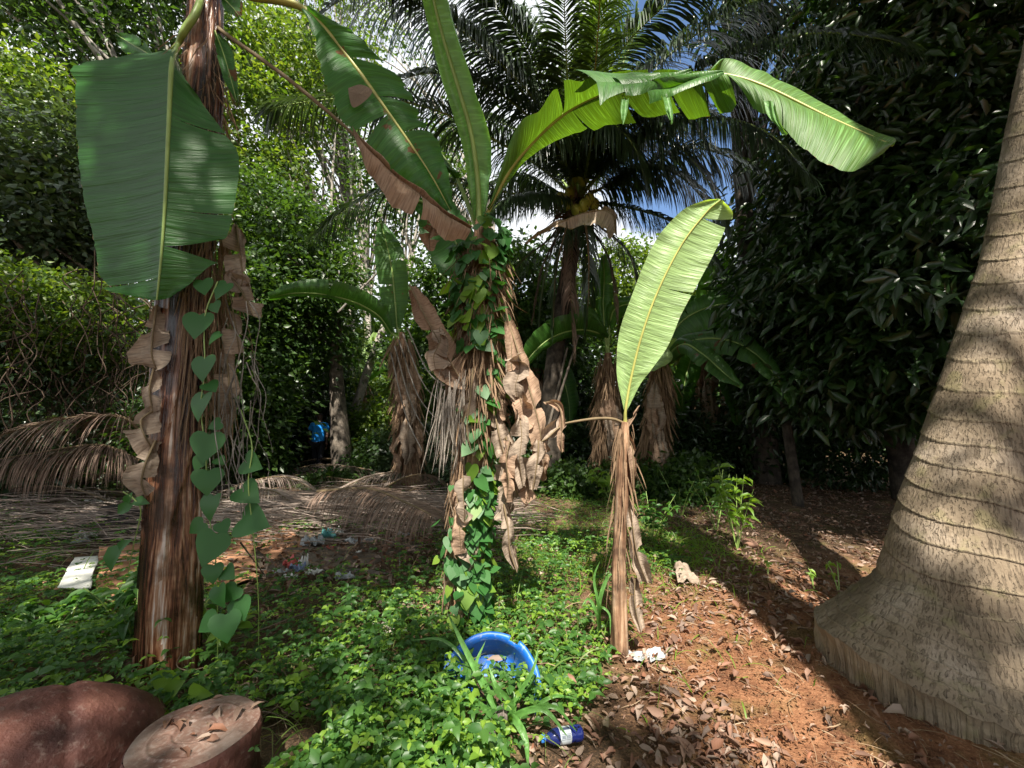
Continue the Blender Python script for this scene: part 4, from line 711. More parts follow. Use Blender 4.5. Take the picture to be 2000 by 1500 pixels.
# ================================================================== BIG COCONUT PALM (right foreground)
gb = np.array([2.60, 2.60, 0.0]); gb[2] = 0.05
bp = thing('coconut_palm', gb, 'massive ringed coconut palm trunk leaning at the right edge of the path', 'palm tree', 'coconut palms')
def big_trunk():
    pts = [[2.62, 2.6, -.12], [2.63, 2.6, .10], [2.67, 2.6, .30], [2.74, 2.6, .80], [2.91, 2.6, 1.33], [3.22, 2.6, 2.18], [3.41, 2.6, 2.72], [3.57, 2.62, 3.27], [3.72, 2.64, 3.76], [4.2, 2.7, 5.3], [4.7, 2.85, 7.0], [5.1, 3.0, 8.6]]
    rad = [.50, .44, .385, .312, .270, .238, .222, .21, .20, .18, .17, .16]
    n, k = 1100, 220; C = catmull(pts, n); s = np.concatenate([[0], np.cumsum(np.linalg.norm(np.diff(C, axis=0), axis=1))]); T = nrm(np.gradient(C, axis=0))
    ks = np.concatenate([[0], np.cumsum(np.linalg.norm(np.diff(np.array(pts), axis=0), axis=1))]); rr = np.interp(s, ks, rad)
    A = nrm(np.cross(T, [0, 1, 0])); B = np.cross(T, A); th = np.linspace(0, 2*np.pi, k, endpoint=False)
    N1 = SN(71, 4, .45); N2 = SN(72, 3, 2.2); r = np.random.default_rng(9)
    q = np.stack(np.broadcast_arrays(np.cos(th)[None]*.4, np.sin(th)[None]*.4, s[:, None]), -1); w1 = N1(q); w2 = N2(q)
    edges = [0.0]; 
    while edges[-1] < s[-1]+1: edges.append(edges[-1]+r.uniform(.085, .13)+.07*min(1, max(0, (edges[-1]-.5)/1.0)))
    edges = np.array(edges); sw = s[:, None]+.055*np.sin(th+.6)[None]*1.4+.02*w1+.018*np.sin(3*th+1)[None]
    idx = np.clip(np.searchsorted(edges, sw)-1, 0, len(edges)-2); ph = np.clip((sw-edges[idx])/(edges[idx+1]-edges[idx]), 0, 1)
    lip = np.exp(-ph*(edges[idx+1]-edges[idx])/.012)*.0035+.004*(1-ph)-.0025*np.exp(-(1-ph)*(edges[idx+1]-edges[idx])/.006)
    cr = 1+np.abs(np.sin(th[None]*34+2.5*w1*2+1.4*np.sin(s[:, None]*9)+idx*1.7)); crk = -.007*np.exp(-(cr/.16)**2)
    amp = np.clip(1.3-s/5, .5, 1.2)[:, None]
    RR = rr[:, None]*(1+.03*w1)+lip*amp+crk*amp+.004*w2
    V = C[:, None]+RR[..., None]*(np.cos(th)[None, :, None]*A[:, None]+np.sin(th)[None, :, None]*B[:, None])
    mb = MB(); UV = np.stack(np.broadcast_arrays(th[None]/6.283, ph), -1); mb.add(V, grid_faces(n, k, True), UV); mb.build('trunk', MT['palm'], bp)
    # root bole: a broad collar whose lower rim is broken away
    n2, k2 = 120, 300; t = np.linspace(0, 1, n2)[:, None]; th = np.linspace(0, 2*np.pi, k2, endpoint=False)[None]
    q = np.stack(np.broadcast_arrays(np.cos(th)*.5, np.sin(th)*.5, t*.4), -1); w = SN(75, 5, .7)(q); w3 = SN(76, 4, 3.0)(q)
    ang = t*5.2+.35*np.sin(th+1)+.25*w; ph2 = ang % 1
    rim = 1+.05*np.sin(th*2+.5)+.05*SN(77, 5, 1.2)(np.stack([np.cos(th[0]), np.sin(th[0]), 0*th[0]], -1))[None]
    RR = .32+.30*rim*t**.9+.012*w+.012*np.exp(-ph2/.15)-.004*np.abs(w3)
    lean = .15*np.cos(th-np.pi*.93)+.02*SN(79, 4, 3)(np.stack([np.cos(th[0]), np.sin(th[0]), 0*th[0]], -1))[None]; Z = .56-.50*t**.9+lean*t+.012*w-.02*(1-ph2)*t*0
    X0 = gb[0]+.06*(1-t); V = np.stack([X0+RR*np.cos(th), gb[1]+RR*np.sin(th), gb[2]+Z], -1)
    mb = MB(); mb.add(V, grid_faces(n2, k2, True), np.stack(np.broadcast_arrays(th/6.283*1.25, ph2), -1)); mb.build('root_bole', MT['bole'], bp)
    n3 = 40; t3 = np.linspace(0, 1, n3)[:, None]; E = V[-1][None]; q3 = np.stack(np.broadcast_arrays(np.cos(th)*.9, np.sin(th)*.9, t3*.3), -1); w4 = SN(78, 5, 2.0)(q3)
    dirr = np.stack([np.cos(th), np.sin(th), 0*th], -1); W = E-dirr*(.035*t3**.7-.03*t3**2+.02*w4*np.minimum(1, t3*5)+.012*np.abs(np.sin(th*45+w4*3))*np.minimum(1, t3*6))[..., None]; W[..., 2] = E[..., 2]*(1-t3)+t3*(gb[2]-.18)
    mb = MB(); mb.add(W, grid_faces(n3, k2, True), np.stack(np.broadcast_arrays(th/6.283*3, t3*.3), -1)); mb.build('broken_root_edge', MT['bole'], bp)
big_trunk()
r = np.random.default_rng(55)
for i in range(13):
    a = i/13*6.283; top = np.array([5.15, 3.0, 8.7]); L_ = r.uniform(3.2, 4.4); d = np.array([math.cos(a), math.sin(a), 0])
    frond(bp, [top, top+d*L_*.3+[0, 0, .9], top+d*L_*.7+[0, 0, .8], top+d*L_+[0, 0, -.6]], 'frond', 'rib', 60, .9, .05, .8, r, world=True)

# ================================================================== TREES
def Pc(px, py, Y): return P(px, py, Y)
tn = math.tan(SUN_EL)
GT = 'trees behind the grove'
tree('rainforest_tree', 'tall pale barked tree with small bright leaves filling the top left', 'tree', (-11, 13, 0), (-10.3, 13, 9.5), .28, [Pc(60, 60, 12), Pc(230, 20, 12.5), Pc(120, -120, 12)], [(3.4, 2.2, 2.6), (3.0, 2.4, 2.6), (5, 3, 2.6)], 420, 55, .17, .5, 'f_mid', 'bark_pale', 201, GT, 22, sig=.42)
tree('rainforest_tree', 'yellow green sunlit tree left behind the big hanging banana leaf', 'tree', (-12.5, 11, 0), (-11.5, 11, 6), .2, [Pc(40, 230, 11), Pc(90, 330, 10.5)], [(2.2, 1.6, 1.7), (1.6, 1.4, 1.0)], 170, 55, .15, .5, 'f_bright', 'bark_pale', 202, GT, 12, sig=.38)
tree('rainforest_tree', 'dusky bluish green tree at the far left above the brown thicket', 'tree', (-9.5, 9, 0), (-9, 9, 4.6), .2, [Pc(40, 430, 8.7), Pc(140, 400, 9.3), Pc(90, 300, 9.5)], [(2.4, 1.5, 1.7), (1.8, 1.3, 1.6), (2.2, 1.2, 1.0)], 330, 55, .14, .55, 'f_blue', 'bark', 203, GT, 16, sig=.4)
tree('rainforest_tree', 'bright lime green tree between the big leaf and the drooping leaf', 'tree', (-7.0, 14.5, 0), (-6.6, 14.5, 8), .2, [Pc(520, 240, 14), Pc(560, 130, 14.5), Pc(500, 340, 13.5)], [(1.9, 1.6, 1.7), (2.2, 1.8, 1.5), (1.4, 1.4, 1.2)], 230, 50, .17, .5, 'f_bright', 'bark_pale', 204, GT, 16, sig=.42)
tree('rubber_tree', 'slim pale tree with bare whitish branches behind the drooping leaf', 'tree', (-6.6, 17, 0), (-7.0, 17, 13), .16, [Pc(640, 60, 17), Pc(600, 0, 17), Pc(520, 30, 18)], [(3.6, 2.4, 3.0), (3, 2, 3), (3, 2, 3)], 150, 34, .20, .45, 'f_bright', 'bark_pale', 205, GT, 40, sig=.5)
tree('rubber_tree', 'slender whitish tree with forked limbs behind the fallen palm fronds', 'tree', (-5.6, 16, 0), (-5.8, 16, 8), .14, [Pc(650, 330, 16), Pc(700, 260, 16.5)], [(2.2, 2, 3.0), (2.2, 1.6, 2)], 60, 30, .18, .45, 'f_mid', 'bark_pale', 206, GT, 40, sig=.45)
tree('rainforest_tree', 'dense dark green tree behind the hanging fibres of the left banana plant', 'tree', (-4.4, 11, 0), (-4.8, 11, 4.6), .22, [Pc(560, 470, 11), Pc(580, 560, 10.5), Pc(520, 420, 11), Pc(600, 660, 11)], [(1.7, 1.3, 1.1), (1.5, 1.2, 1.1), (1.2, 1, 1.0), (1.1, 1, 1.1)], 330, 60, .13, .5, 'f_mid', 'bark', 207, GT, 14, sig=.34)
tree('rainforest_tree', 'shadowy broad tree left of the person filling the space behind the trunk', 'tree', (-6.4, 9.5, 0), (-6.5, 9.5, 3.6), .2, [Pc(470, 600, 9.5), Pc(505, 720, 9.5), Pc(460, 820, 9)], [(1.0, 1.1, 1.3), (.6, .9, 1.2), (.9, 1, 1.1)], 300, 60, .12, .55, 'f_mid', 'bark', 208, GT, 12, sig=.32)
tree('rainforest_tree', 'slanting thin trunk tree rising above the person', 'tree', (-5.3, 12.5, 0), (-3.2, 13, 6.8), .13, [Pc(800, 330, 14), Pc(740, 440, 13)], [(1.8, 1.5, 1.2), (1, 1, .8)], 90, 45, .15, .5, 'f_mid', 'bark_pale', 209, GT, 12, sig=.4)
tree('rainforest_tree', 'sunlit yellowish tree glimpsed through the gap right of the middle palm', 'tree', (4.2, 16, 0), (4.2, 16, 4.4), .2, [Pc(1230, 560, 15), Pc(1370, 560, 15), Pc(1300, 640, 15)], [(2, 1.4, 1.6), (2, 1.5, 1.5), (2, 1.4, 1.3)], 260, 50, .17, .5, 'f_bright', 'bark', 210, GT, 10, sig=.4)
tree('rainforest_tree', 'leafy tree behind the middle banana plant under the palm crown', 'tree', (.6, 12.5, 0), (.6, 12.5, 4.4), .22, [Pc(1010, 560, 12), Pc(900, 560, 12), Pc(1040, 660, 12), Pc(880, 700, 12)], [(1.7, 1.3, 1.3), (1.6, 1.3, 1.4), (1.7, 1.3, 1.4), (1.6, 1.2, 1.4)], 360, 55, .15, .5, 'f_mid', 'bark', 211, GT, 14, sig=.36)
tree('rainforest_tree', 'tall thin crowned tree against the sky behind the palm fronds', 'tree', (-1.0, 20, 0), (-1.0, 20, 12), .2, [Pc(860, 200, 20), Pc(780, 60, 20), Pc(960, 320, 20)], [(3, 2, 3.6), (3, 2, 3), (3, 2, 2.6)], 40, 34, .20, .5, 'f_mid', 'bark_pale', 212, GT, 24, sig=.6)
# dark glossy thicket on the right
GD = 'dark glossy leaved trees right of the path'
def dark(label, base, top, tr, cs, rs, ncl, per, size, seed, **kw):
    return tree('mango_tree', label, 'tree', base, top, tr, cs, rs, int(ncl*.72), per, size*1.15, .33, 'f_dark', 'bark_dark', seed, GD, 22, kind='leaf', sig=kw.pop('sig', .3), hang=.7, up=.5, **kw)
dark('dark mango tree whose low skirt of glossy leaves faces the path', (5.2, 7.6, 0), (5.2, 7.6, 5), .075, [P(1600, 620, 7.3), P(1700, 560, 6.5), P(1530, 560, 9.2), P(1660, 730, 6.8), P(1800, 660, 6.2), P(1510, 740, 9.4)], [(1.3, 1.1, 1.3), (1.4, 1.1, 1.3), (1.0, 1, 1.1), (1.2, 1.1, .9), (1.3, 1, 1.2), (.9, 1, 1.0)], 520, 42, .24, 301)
dark('towering dark mango tree closing off the upper right corner', (7.4, 7.8, 0), (7.2, 7.6, 8.5), .2, [P(1700, 300, 6.6), P(1850, 150, 6.4), P(1610, 420, 7.6), P(1950, 300, 6.0), P(1750, 20, 6.8), P(1960, 20, 6.2), P(1840, 420, 6.2)], [(1.6, 1.4, 1.6), (1.9, 1.5, 1.8), (1.3, 1.2, 1.1), (1.8, 1.4, 1.8), (1.7, 1.5, 1.6), (1.9, 1.5, 1.7), (1.5, 1.2, 1.2)], 720, 40, .24, 302)
dark('dark mango tree farther back behind the path bend', (8.2, 11.5, 0), (8, 11.5, 7), .3, [P(1560, 400, 10.5), P(1660, 200, 10.5), P(1760, 400, 10), P(1560, 500, 10.5), P(1850, 600, 9.5), P(1640, 620, 10), P(1950, 480, 9)], [(1.4, 1.6, 1.8), (2.2, 1.8, 2.4), (2.4, 1.8, 2.4), (1.8, 1.6, 1.8), (2.2, 1.6, 2.2), (2.2, 1.6, 1.8), (2.2, 1.6, 2.2)], 560, 42, .27, 303, sig=.42)
dark('dark leafy branch mass reaching in from the sky at the top right of the palm', (6.0, 9.8, 0), (5.6, 9.6, 9.5), .24, [P(1440, 60, 9), P(1530, 10, 8.8), P(1400, -20, 9)], [(.8, .8, .6), (1.0, 1.0, .8), (.6, .6, .5)], 60, 28, .25, 304)
dark('dark tree beside the big ringed palm trunk at the right edge', (8.8, 5.6, 0), (8.6, 5.6, 6), .3, [P(1900, 420, 5.0), P(1860, 540, 4.9), P(1930, 640, 5.0), P(2080, 400, 5), P(2080, 650, 5)], [(.8, .7, .8), (.8, .7, .7), (.8, .7, .8), (1, 1, 1.4), (1.1, 1, 1.4)], 230, 40, .25, 305, sig=.26)
for i, (x, y) in enumerate([(3.6, 10.2), (4.7, 10.8), (6.2, 10.2), (7.8, 9.4), (9.6, 8.6), (11.2, 7.2)]):
    lab = ['low dark shrub at the left end of the path bend', 'dark shrub second from the left at the path bend', 'dark shrub behind the leaf strewn floor in the middle of the bend', 'dark shrub left of the big ringed trunk beyond the leaf litter', 'dark shrub half hidden by the big ringed trunk', 'dark shrub right behind the big ringed trunk'][i]
    tree('shrub', lab, 'shrub', (x, y, 0), (x, y, 1.6), .06, [(x, y, .75), (x+.3, y+.2, 1.5)], [(1.0, .7, .75), (.9, .6, .8)], 130, 36, .17, .4, 'f_dark', 'bark', 320+i, 'dark shrubs at the path bend', 14, bush=True, sig=.26, kind='cheap')
# understorey bushes from left to right behind the debris
GU = 'undergrowth bushes beyond the debris'
US = [(-9.5, 7.0, 1.5, 'f_blue', 'bluish bush at the far left end of the undergrowth'), (-8.2, 9.2, 1.6, 'f_mid', 'broad green bush behind the brown thicket'), (-3.7, 12.4, 1.7, 'f_bright', 'rounded sunlit bush right behind the person'), (-7.8, 12.6, 1.5, 'f_blue', 'bush in deep shade left of the person'),
      (-2.5, 10.6, 1.1, 'f_blue', 'dark bush right of the person'), (-1.9, 12.0, 1.4, 'f_mid', 'bush behind the left shaggy banana trunk'), (-.9, 9.6, .9, 'f_blue', 'low bush between two banana trunks left of middle'), (.2, 11.2, 1.3, 'f_mid', 'bush behind the middle banana trunk'), (1.2, 12.6, 1.3, 'f_mid', 'bush left of the coconut trunk foot'),
      (2.2, 11.6, 1.1, 'f_dark', 'dark bush behind the right banana trunks'), (3.4, 12.8, 1.2, 'f_mid', 'bush under the sunlit gap'), (4.6, 13.8, 1.3, 'f_bright', 'bright bush in the gap beside the dark thicket'), (2.9, 8.4, .55, 'f_mid', 'knee high bush at the foot of the shaggy banana plant'),
      (-5.2, 15.5, 2.6, 'f_bright', 'sunny bush far behind the person'), (-3.4, 15.5, 2.8, 'f_bright', 'sunny bush beyond the small distant banana plant'), (-12, 9, 1.8, 'f_mid', 'bush at the left border behind the fronds'), (-9, 13, 2.2, 'f_mid', 'tall bush below the top left trees'), (1.2, 16, 2.0, 'f_mid', 'tall bush far behind the coconut trunk')]
for i, (x, y, h, mt, lab) in enumerate(US):
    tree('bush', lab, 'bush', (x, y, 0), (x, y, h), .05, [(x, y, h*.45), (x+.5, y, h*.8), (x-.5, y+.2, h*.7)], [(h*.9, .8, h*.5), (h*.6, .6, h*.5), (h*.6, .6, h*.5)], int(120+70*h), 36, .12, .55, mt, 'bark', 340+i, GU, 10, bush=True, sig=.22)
for i, (x, y, h, lab) in enumerate([(-8.2, 11.2, 2.4, 'tall dark shrub in the shade behind the wet trunk'), (-6.3, 12.6, 2.2, 'tall dark shrub beyond the bluish undergrowth left of the person'), (-4.4, 14.2, 1.5, 'tall dark shrub far behind the person'), (-2.8, 13.0, 1.5, 'tall dark shrub between the person and the left shaggy banana'), (-1.4, 13.6, 2.6, 'tall dark shrub behind the left shaggy banana'),
        (.2, 13.2, 2.6, 'tall dark shrub straight behind the middle banana plant'), (1.7, 13.2, 2.6, 'tall dark shrub behind the limp palm fronds'), (3.2, 10.8, 1.5, 'dark shrub behind the shaggy banana with bowing leaves'), (4.2, 11.6, 1.9, 'dark shrub left of the path bend beyond the bowing leaves'), (-10.2, 8.4, 2.4, 'tall dark shrub at the far left behind the thicket')]):
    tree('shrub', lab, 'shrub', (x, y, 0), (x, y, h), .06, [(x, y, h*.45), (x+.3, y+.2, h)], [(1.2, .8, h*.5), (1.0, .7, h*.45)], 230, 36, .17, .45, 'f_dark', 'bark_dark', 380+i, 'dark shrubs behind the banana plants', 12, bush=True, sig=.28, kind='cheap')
for i, (px, py, Y_, h, lab) in enumerate([(515, 940, 9.8, .6, 'leafy bush partly hiding the person from the left'), (640, 938, 9.6, .2, 'low bush in front of the legs of the person'), (1010, 930, 8.8, .5, 'low bush between the middle banana and the coconut trunk'), (1110, 925, 8.4, .45, 'low bush at the foot of the coconut trunk'), (1360, 930, 8.6, .6, 'low bush right of the shaggy banana with bowing leaves'), (730, 915, 10.5, .8, 'low bush left of the left shaggy banana')]):
    c = P(px, py, Y_); x, y = c[0], c[1]; tree('bush', lab, 'bush', (x, y, 0), (x, y, h), .04, [(x, y, h*.5), (x+.1, y, h*.9)], [(.45, .4, h*.6), (.4, .35, h*.5)], 70, 36, .09, .55, 'f_mid', 'bark_dark', 395+i, GU, 8, bush=True, sig=.16)
# far wood closing the horizon
mb = MB(); r = np.random.default_rng(77); cs = []; rs = []
for i in range(46):
    a = R(-62+124*i/45); D = r.uniform(27, 33); cs.append([D*math.sin(a), D*math.cos(a), r.uniform(2.5, 5)]); rs.append([3.4, 2.5, r.uniform(4.5, 8.0)])
crown_leaves(mb, cs, rs, 2300, 36, .6, .55, r, kind='diamond', sig=1.0); tag(mb.build('far_wood', MT['f_mid']), 'far wood closing off the view behind every plant', 'wood', kind='stuff')

# brown vine-smothered thicket, left
def thicket():
    r = np.random.default_rng(88); o = thing('thicket', (-6.6, 6.6, 0), 'mound of brown tangled vines topped with yellow green leaves at the left', 'thicket')
    cs = [P(0, 690, 5.6), P(120, 690, 5.9), P(220, 720, 6.3), P(-120, 680, 5.4)]; rs = [(1.3, .8, .95), (1.0, .8, .95), (.75, .7, .8), (1.4, .8, 1.1)]
    mb = MB(); crown_leaves(mb, [c+np.array([0, 0, .35]) for c in cs], rs, 420, 40, .085, .55, r, sig=.2, keep=lambda c: c[:, 2] > 2.05+.05*r.normal(size=len(c))-.3*(c[:, 0]+5.5)*.6); mb.build('leafy_top', MT['f_bright'], o)  # sunlit top of the thicket put into a brighter leaf colour
    mb = MB(); crown_leaves(mb, cs, rs, 320, 30, .09, .5, r, sig=.25, shell=.2); mb.build('inner_foliage', MT['f_dark'], o)
    tb = MB()
    for i in range(330):
        c = np.array(cs)[r.integers(4)]; p = c+r.normal(size=3)*[.8, .45, .4]+[0, -.35, .5]; pts = [p]
        for q in range(5): pts.append(pts[-1]+r.normal(size=3)*[.16, .08, .07]+[0, -.01, -.24])
        pts = [np.array([q[0], q[1], max(q[2], .05)]) for q in pts]; tube(tb, pts, [.008, .005], 20, 4, cap=False)
    tb.build('tangled_stems', MT['twig_shaded'], o)
thicket()

# young bright palm in the gap + seedlings
yp = thing('young_palm', (P(690, 800, 13)[0], 13, 0), 'young bright green palm in the sunny gap beyond the person', 'palm tree')
b0 = (700, 800, 13)
for i, c in enumerate([[b0, (690, 720, 13), (660, 690, 12.8), (632, 740, 12.5)], [b0, (700, 700, 13), (680, 650, 12.8), (650, 640, 12.4)], [b0, (712, 730, 13), (740, 700, 12.7), (770, 735, 12.4)], [b0, (690, 750, 12.8), (655, 735, 12.4), (625, 755, 12.2)], [b0, (705, 700, 13.2), (712, 640, 13.2), (700, 600, 13.2)]]):
    frond(yp, c, 'frond_lit', 'rib_yel', 45, .55, .05, .6, np.random.default_rng(400+i), rr=(.02, .006))

# ================================================================== FALLEN DRIED FRONDS
GF = 'fallen dried palm fronds'
def fallen(label, pts, ll, seed, mat='frond_dry', flat=1.0, droop=.3, npair=140, wid=.010, fwd=1.5):
    Pw = [G(x, y)+np.array([0, 0, z*.95+.02]) for x, y, z in pts]
    o = frond(None, Pw, mat, 'rib_brown', npair, ll*1.2, wid, droop, np.random.default_rng(seed), name='fallen_frond', rr=(.022, .006), flat=flat, world=True, fwd=fwd, start=.05)
    return tag(o, label, 'palm frond', GF)
def raised(label, pts, ll, seed, mat='frond_dry', droop=1.2, npair=150, wid=.012, flat=0):
    o = frond(None, [P(*q) for q in pts], mat, 'rib_brown', npair, ll, wid, droop, np.random.default_rng(seed), name='fallen_frond', rr=(.022, .008), flat=flat, world=True, start=.03, fwd=.35)
    return tag(o, label, 'palm frond', GF)
raised('large dried frond propped up in an arch at the left edge', [(290, 880, 5.6), (250, 820, 5.3), (160, 814, 5.0), (60, 832, 4.7), (-60, 872, 4.4)], 1.15, 501, droop=.6, npair=110)
raised('dried frond lying lower behind the propped arch at the left', [(270, 900, 5.4), (200, 870, 5.1), (100, 880, 4.8), (-20, 900, 4.4)], .9, 502, droop=1.3)
fallen('greyish weathered frond along the left edge of the debris', [(300, 992, .1), (200, 975, .16), (80, 975, .12), (-60, 990, .1)], .7, 503, 'frond_grey')
fallen('dried frond in front of the grey one at the left', [(300, 1005, .12), (180, 1005, .12), (60, 1020, .1), (-60, 1035, .06)], .6, 504)
fallen('dried frond just right of the wet brown trunk', [(420, 1010, .08), (500, 962, .2), (590, 950, .25), (690, 960, .2), (780, 985, .1)], .8, 505)
fallen('dried frond sweeping from the middle trunk toward the litter patch', [(880, 935, .35), (840, 965, .3), (770, 1000, .22), (690, 1010, .12), (600, 985, .1)], .75, 506)
fallen('dried frond lying beyond the litter patch near the person', [(520, 925, .15), (600, 932, .2), (700, 945, .2), (800, 968, .15)], .9, 507)
fallen('dried frond crossing under the middle trunk from the left', [(560, 1000, .1), (640, 975, .2), (740, 968, .25), (860, 950, .35)], .8, 508)
fallen('darker dried frond at the back of the pile left of the trunk', [(40, 935, .2), (140, 930, .25), (240, 945, .2), (330, 965, .1)], .9, 509)
fallen('short curled dried frond tip behind the cardboard', [(500, 990, .15), (530, 985, .28), (560, 1000, .2), (580, 1020, .08)], .5, 510, npair=45)
fallen('dried frond half buried behind the shaggy banana trunk on the left', [(700, 925, .05), (780, 915, .1), (870, 925, .15), (930, 935, .1)], .7, 511, 'frond_grey')
raised('dried frond sagging off the heap with its leaflets trailing right', [(620, 960, 5.6), (720, 955, 5.2), (800, 985, 4.7), (850, 1010, 4.4)], .8, 512, droop=.8, flat=.4)

_q = np.random.default_rng(31)
for i, (x, y) in enumerate([(470, 1000), (540, 985), (620, 1000), (700, 1015), (760, 950), (840, 990), (120, 1010), (220, 960), (60, 960), (560, 940), (660, 925), (800, 1020)]):
    words = ['first', 'second', 'third', 'fourth', 'fifth', 'sixth', 'seventh', 'eighth', 'ninth', 'tenth', 'eleventh', 'twelfth'][i]
    L_ = _q.uniform(90, 150); a = _q.normal(0, .16); p_ = [(x-L_*(1-k/1.5), y-L_*(1-k/1.5)*math.sin(a)*.35, .04+.1*_q.random()+.05*i/6) for k in range(4)]
    if _q.random() < .5: p_ = p_[::-1]
    x_side = 'left of the wet trunk' if x < 320 else ('right of the wet trunk' if x < 600 else 'toward the middle trunk')
    fallen('%s small tangled dry frond %s' % (words, x_side), p_, _q.uniform(.4, .65), 520+i, 'frond_dry' if i % 3 else 'frond_grey', npair=60)

_q = np.random.default_rng(41)
for i, (xa, ya, xb, yb) in enumerate([(330, 985, 60, 965), (420, 975, 640, 985), (520, 945, 800, 950), (870, 945, 600, 1000), (250, 1010, -40, 1000), (700, 1010, 880, 960), (440, 1000, 600, 1025), (760, 930, 520, 935)]):
    a_, b_ = G(xa, ya), G(xb, yb); c_ = [a_+(b_-a_)*k+[0, 0, h_] for k, h_ in ((0, .08), (.3, .34+.12*_q.random()), (.65, .38+.1*_q.random()), (1, .10))]
    o_ = frond(None, c_, 'leaflet_mix', 'rib_brown', 120, .75, .011, .55, np.random.default_rng(800+i), name='fallen_frond', rr=(.02, .006), world=True, start=.03, fwd=1.4, miss=.12)
    tag(o_, '%s arched dry frond of the heap %s' % (['first', 'second', 'third', 'fourth', 'fifth', 'sixth', 'seventh', 'eighth'][i], ['left of the wet trunk at mid height', 'starting at the wet trunk', 'near the person', 'sweeping left from the middle trunk', 'at the left edge above the weeds', 'touching the middle trunk', 'behind the cardboard', 'at the far side of the pile'][i]), 'palm frond', GF)
mb = MB(); _q = np.random.default_rng(311); n_ = 4200; x_ = np.concatenate([_q.uniform(-3.6, .0, n_//2), _q.uniform(-8.0, -3.0, n_//2)]); y_ = np.concatenate([_q.normal(6.3, .55, n_//2), _q.normal(5.9, .7, n_//2)])
d_ = np.stack([np.where(_q.random(n_) < .5, 1, -1)*1.0, _q.normal(0, .35, n_), _q.uniform(-.02, .14, n_)], -1); ribbons(mb, np.stack([x_, y_, gh(x_, y_)+_q.random(n_)**1.5*.36+.03], -1), d_, _q.uniform(.35, 1.0, n_), _q.uniform(.006, .014, n_), .09, 5, .25, _q)
V_ = mb.v[0]; V_[:, 2] = np.maximum(V_[:, 2], gh(V_[:, 0], V_[:, 1])+.008); tag(mb.build('loose_leaflets', MT['leaflet_mix']), 'loose dry palm leaflets heaped in long streaks across the debris', 'palm leaflets', kind='stuff')
# dark heap of burnt debris behind the trunk, and debris floor
def mound(name, label, c, rx, ry, h, mat, cat, seed, kind=None):
    n = 60; X, Y = np.meshgrid(np.linspace(-1, 1, n), np.linspace(-1, 1, n)); N_ = SN(seed, 5, .9); rr = np.sqrt(X**2+Y**2)
    Z = h*np.clip(1-rr**2, 0, 1)**.8*(1+.5*N_(np.stack([X, Y, 0*X], -1)))-.03-.05*(rr > 1); mb = MB(); mb.add(np.stack([c[0]+X*rx, c[1]+Y*ry, gh(c[0]+X*rx, c[1]+Y*ry)+Z], -1), grid_faces(n, n)); o = mb.build(name, MT[mat])
    return tag(o, label, cat, kind=kind) if kind else tag(o, label, cat)
MT['char'] = plain('charred_debris', (.035, .03, .028), .9, .2, .6, 14, .03)
MT['ash'] = plain('ashy_soil', (.15, .12, .095), .95, .2, .5, 22, .02)
mound('debris_heap', 'blackened heap of burnt garden waste behind the dried fronds', P(235, 900, 5.9)*[1, 1, 0], 1.1, .5, .30, 'char', 'debris heap', 5)
mound('debris_heap', 'low ashy mound of swept debris around the litter patch', G(620, 1075), 1.5, .9, .10, 'ash', 'debris heap', 6)

# ================================================================== GROUND COVER (stuff)
def density(x, y):
    nse = SN(41, 4, .35)(np.stack([x, y, 0*x], -1))
    left = 1/(1+np.exp(np.clip((x-.12-.22*nse-.62*np.minimum(y-2, 3.0))/.07, -40, 40)))*(y < 9)
    path = np.exp(-((x-1.75)/.75)**2)*0
    patch = np.exp(-(((x+2.1)/1.35)**2+((y-4.75)/.85)**2)**2)       # litter patch stays bare
    far = np.clip((y-6.3)/1.0, 0, 1)*(x < .8)*.55
    d = left*(1-patch*.97)*(1-far)
    d += .7*np.exp(-(((x-1.5)/.75)**2+((y-6.6)/1.9)**2)**2)
    d *= np.clip(.90+.75*nse+.25*(x < -.3)*(y < 3.6), .06, 1)
    d *= 1-.96*np.exp(-(((x-.26)/.27)**2+((y-2.04)/.26)**2)**2)
    d *= 1-.85*np.exp(-(((x+.16)/.24)**2+((y-2.55)/.17)**2)**2)
    d *= 1-.75*np.exp(-(((x+.05)/.22)**2+((y-2.15)/.18)**2)**2)
    # clear the stump, log and trunk feet
    return np.clip(d, 0, 1)
def cover_h(x, y):
    return .06+.13*np.clip(SN(42, 3, .5)(np.stack([x, y, 0*x], -1))+.5, 0, 1.3)+.10*np.exp(-((x-.35)/.6)**2-((y-4.2)/1.1)**2)+.07*(x < -.6)
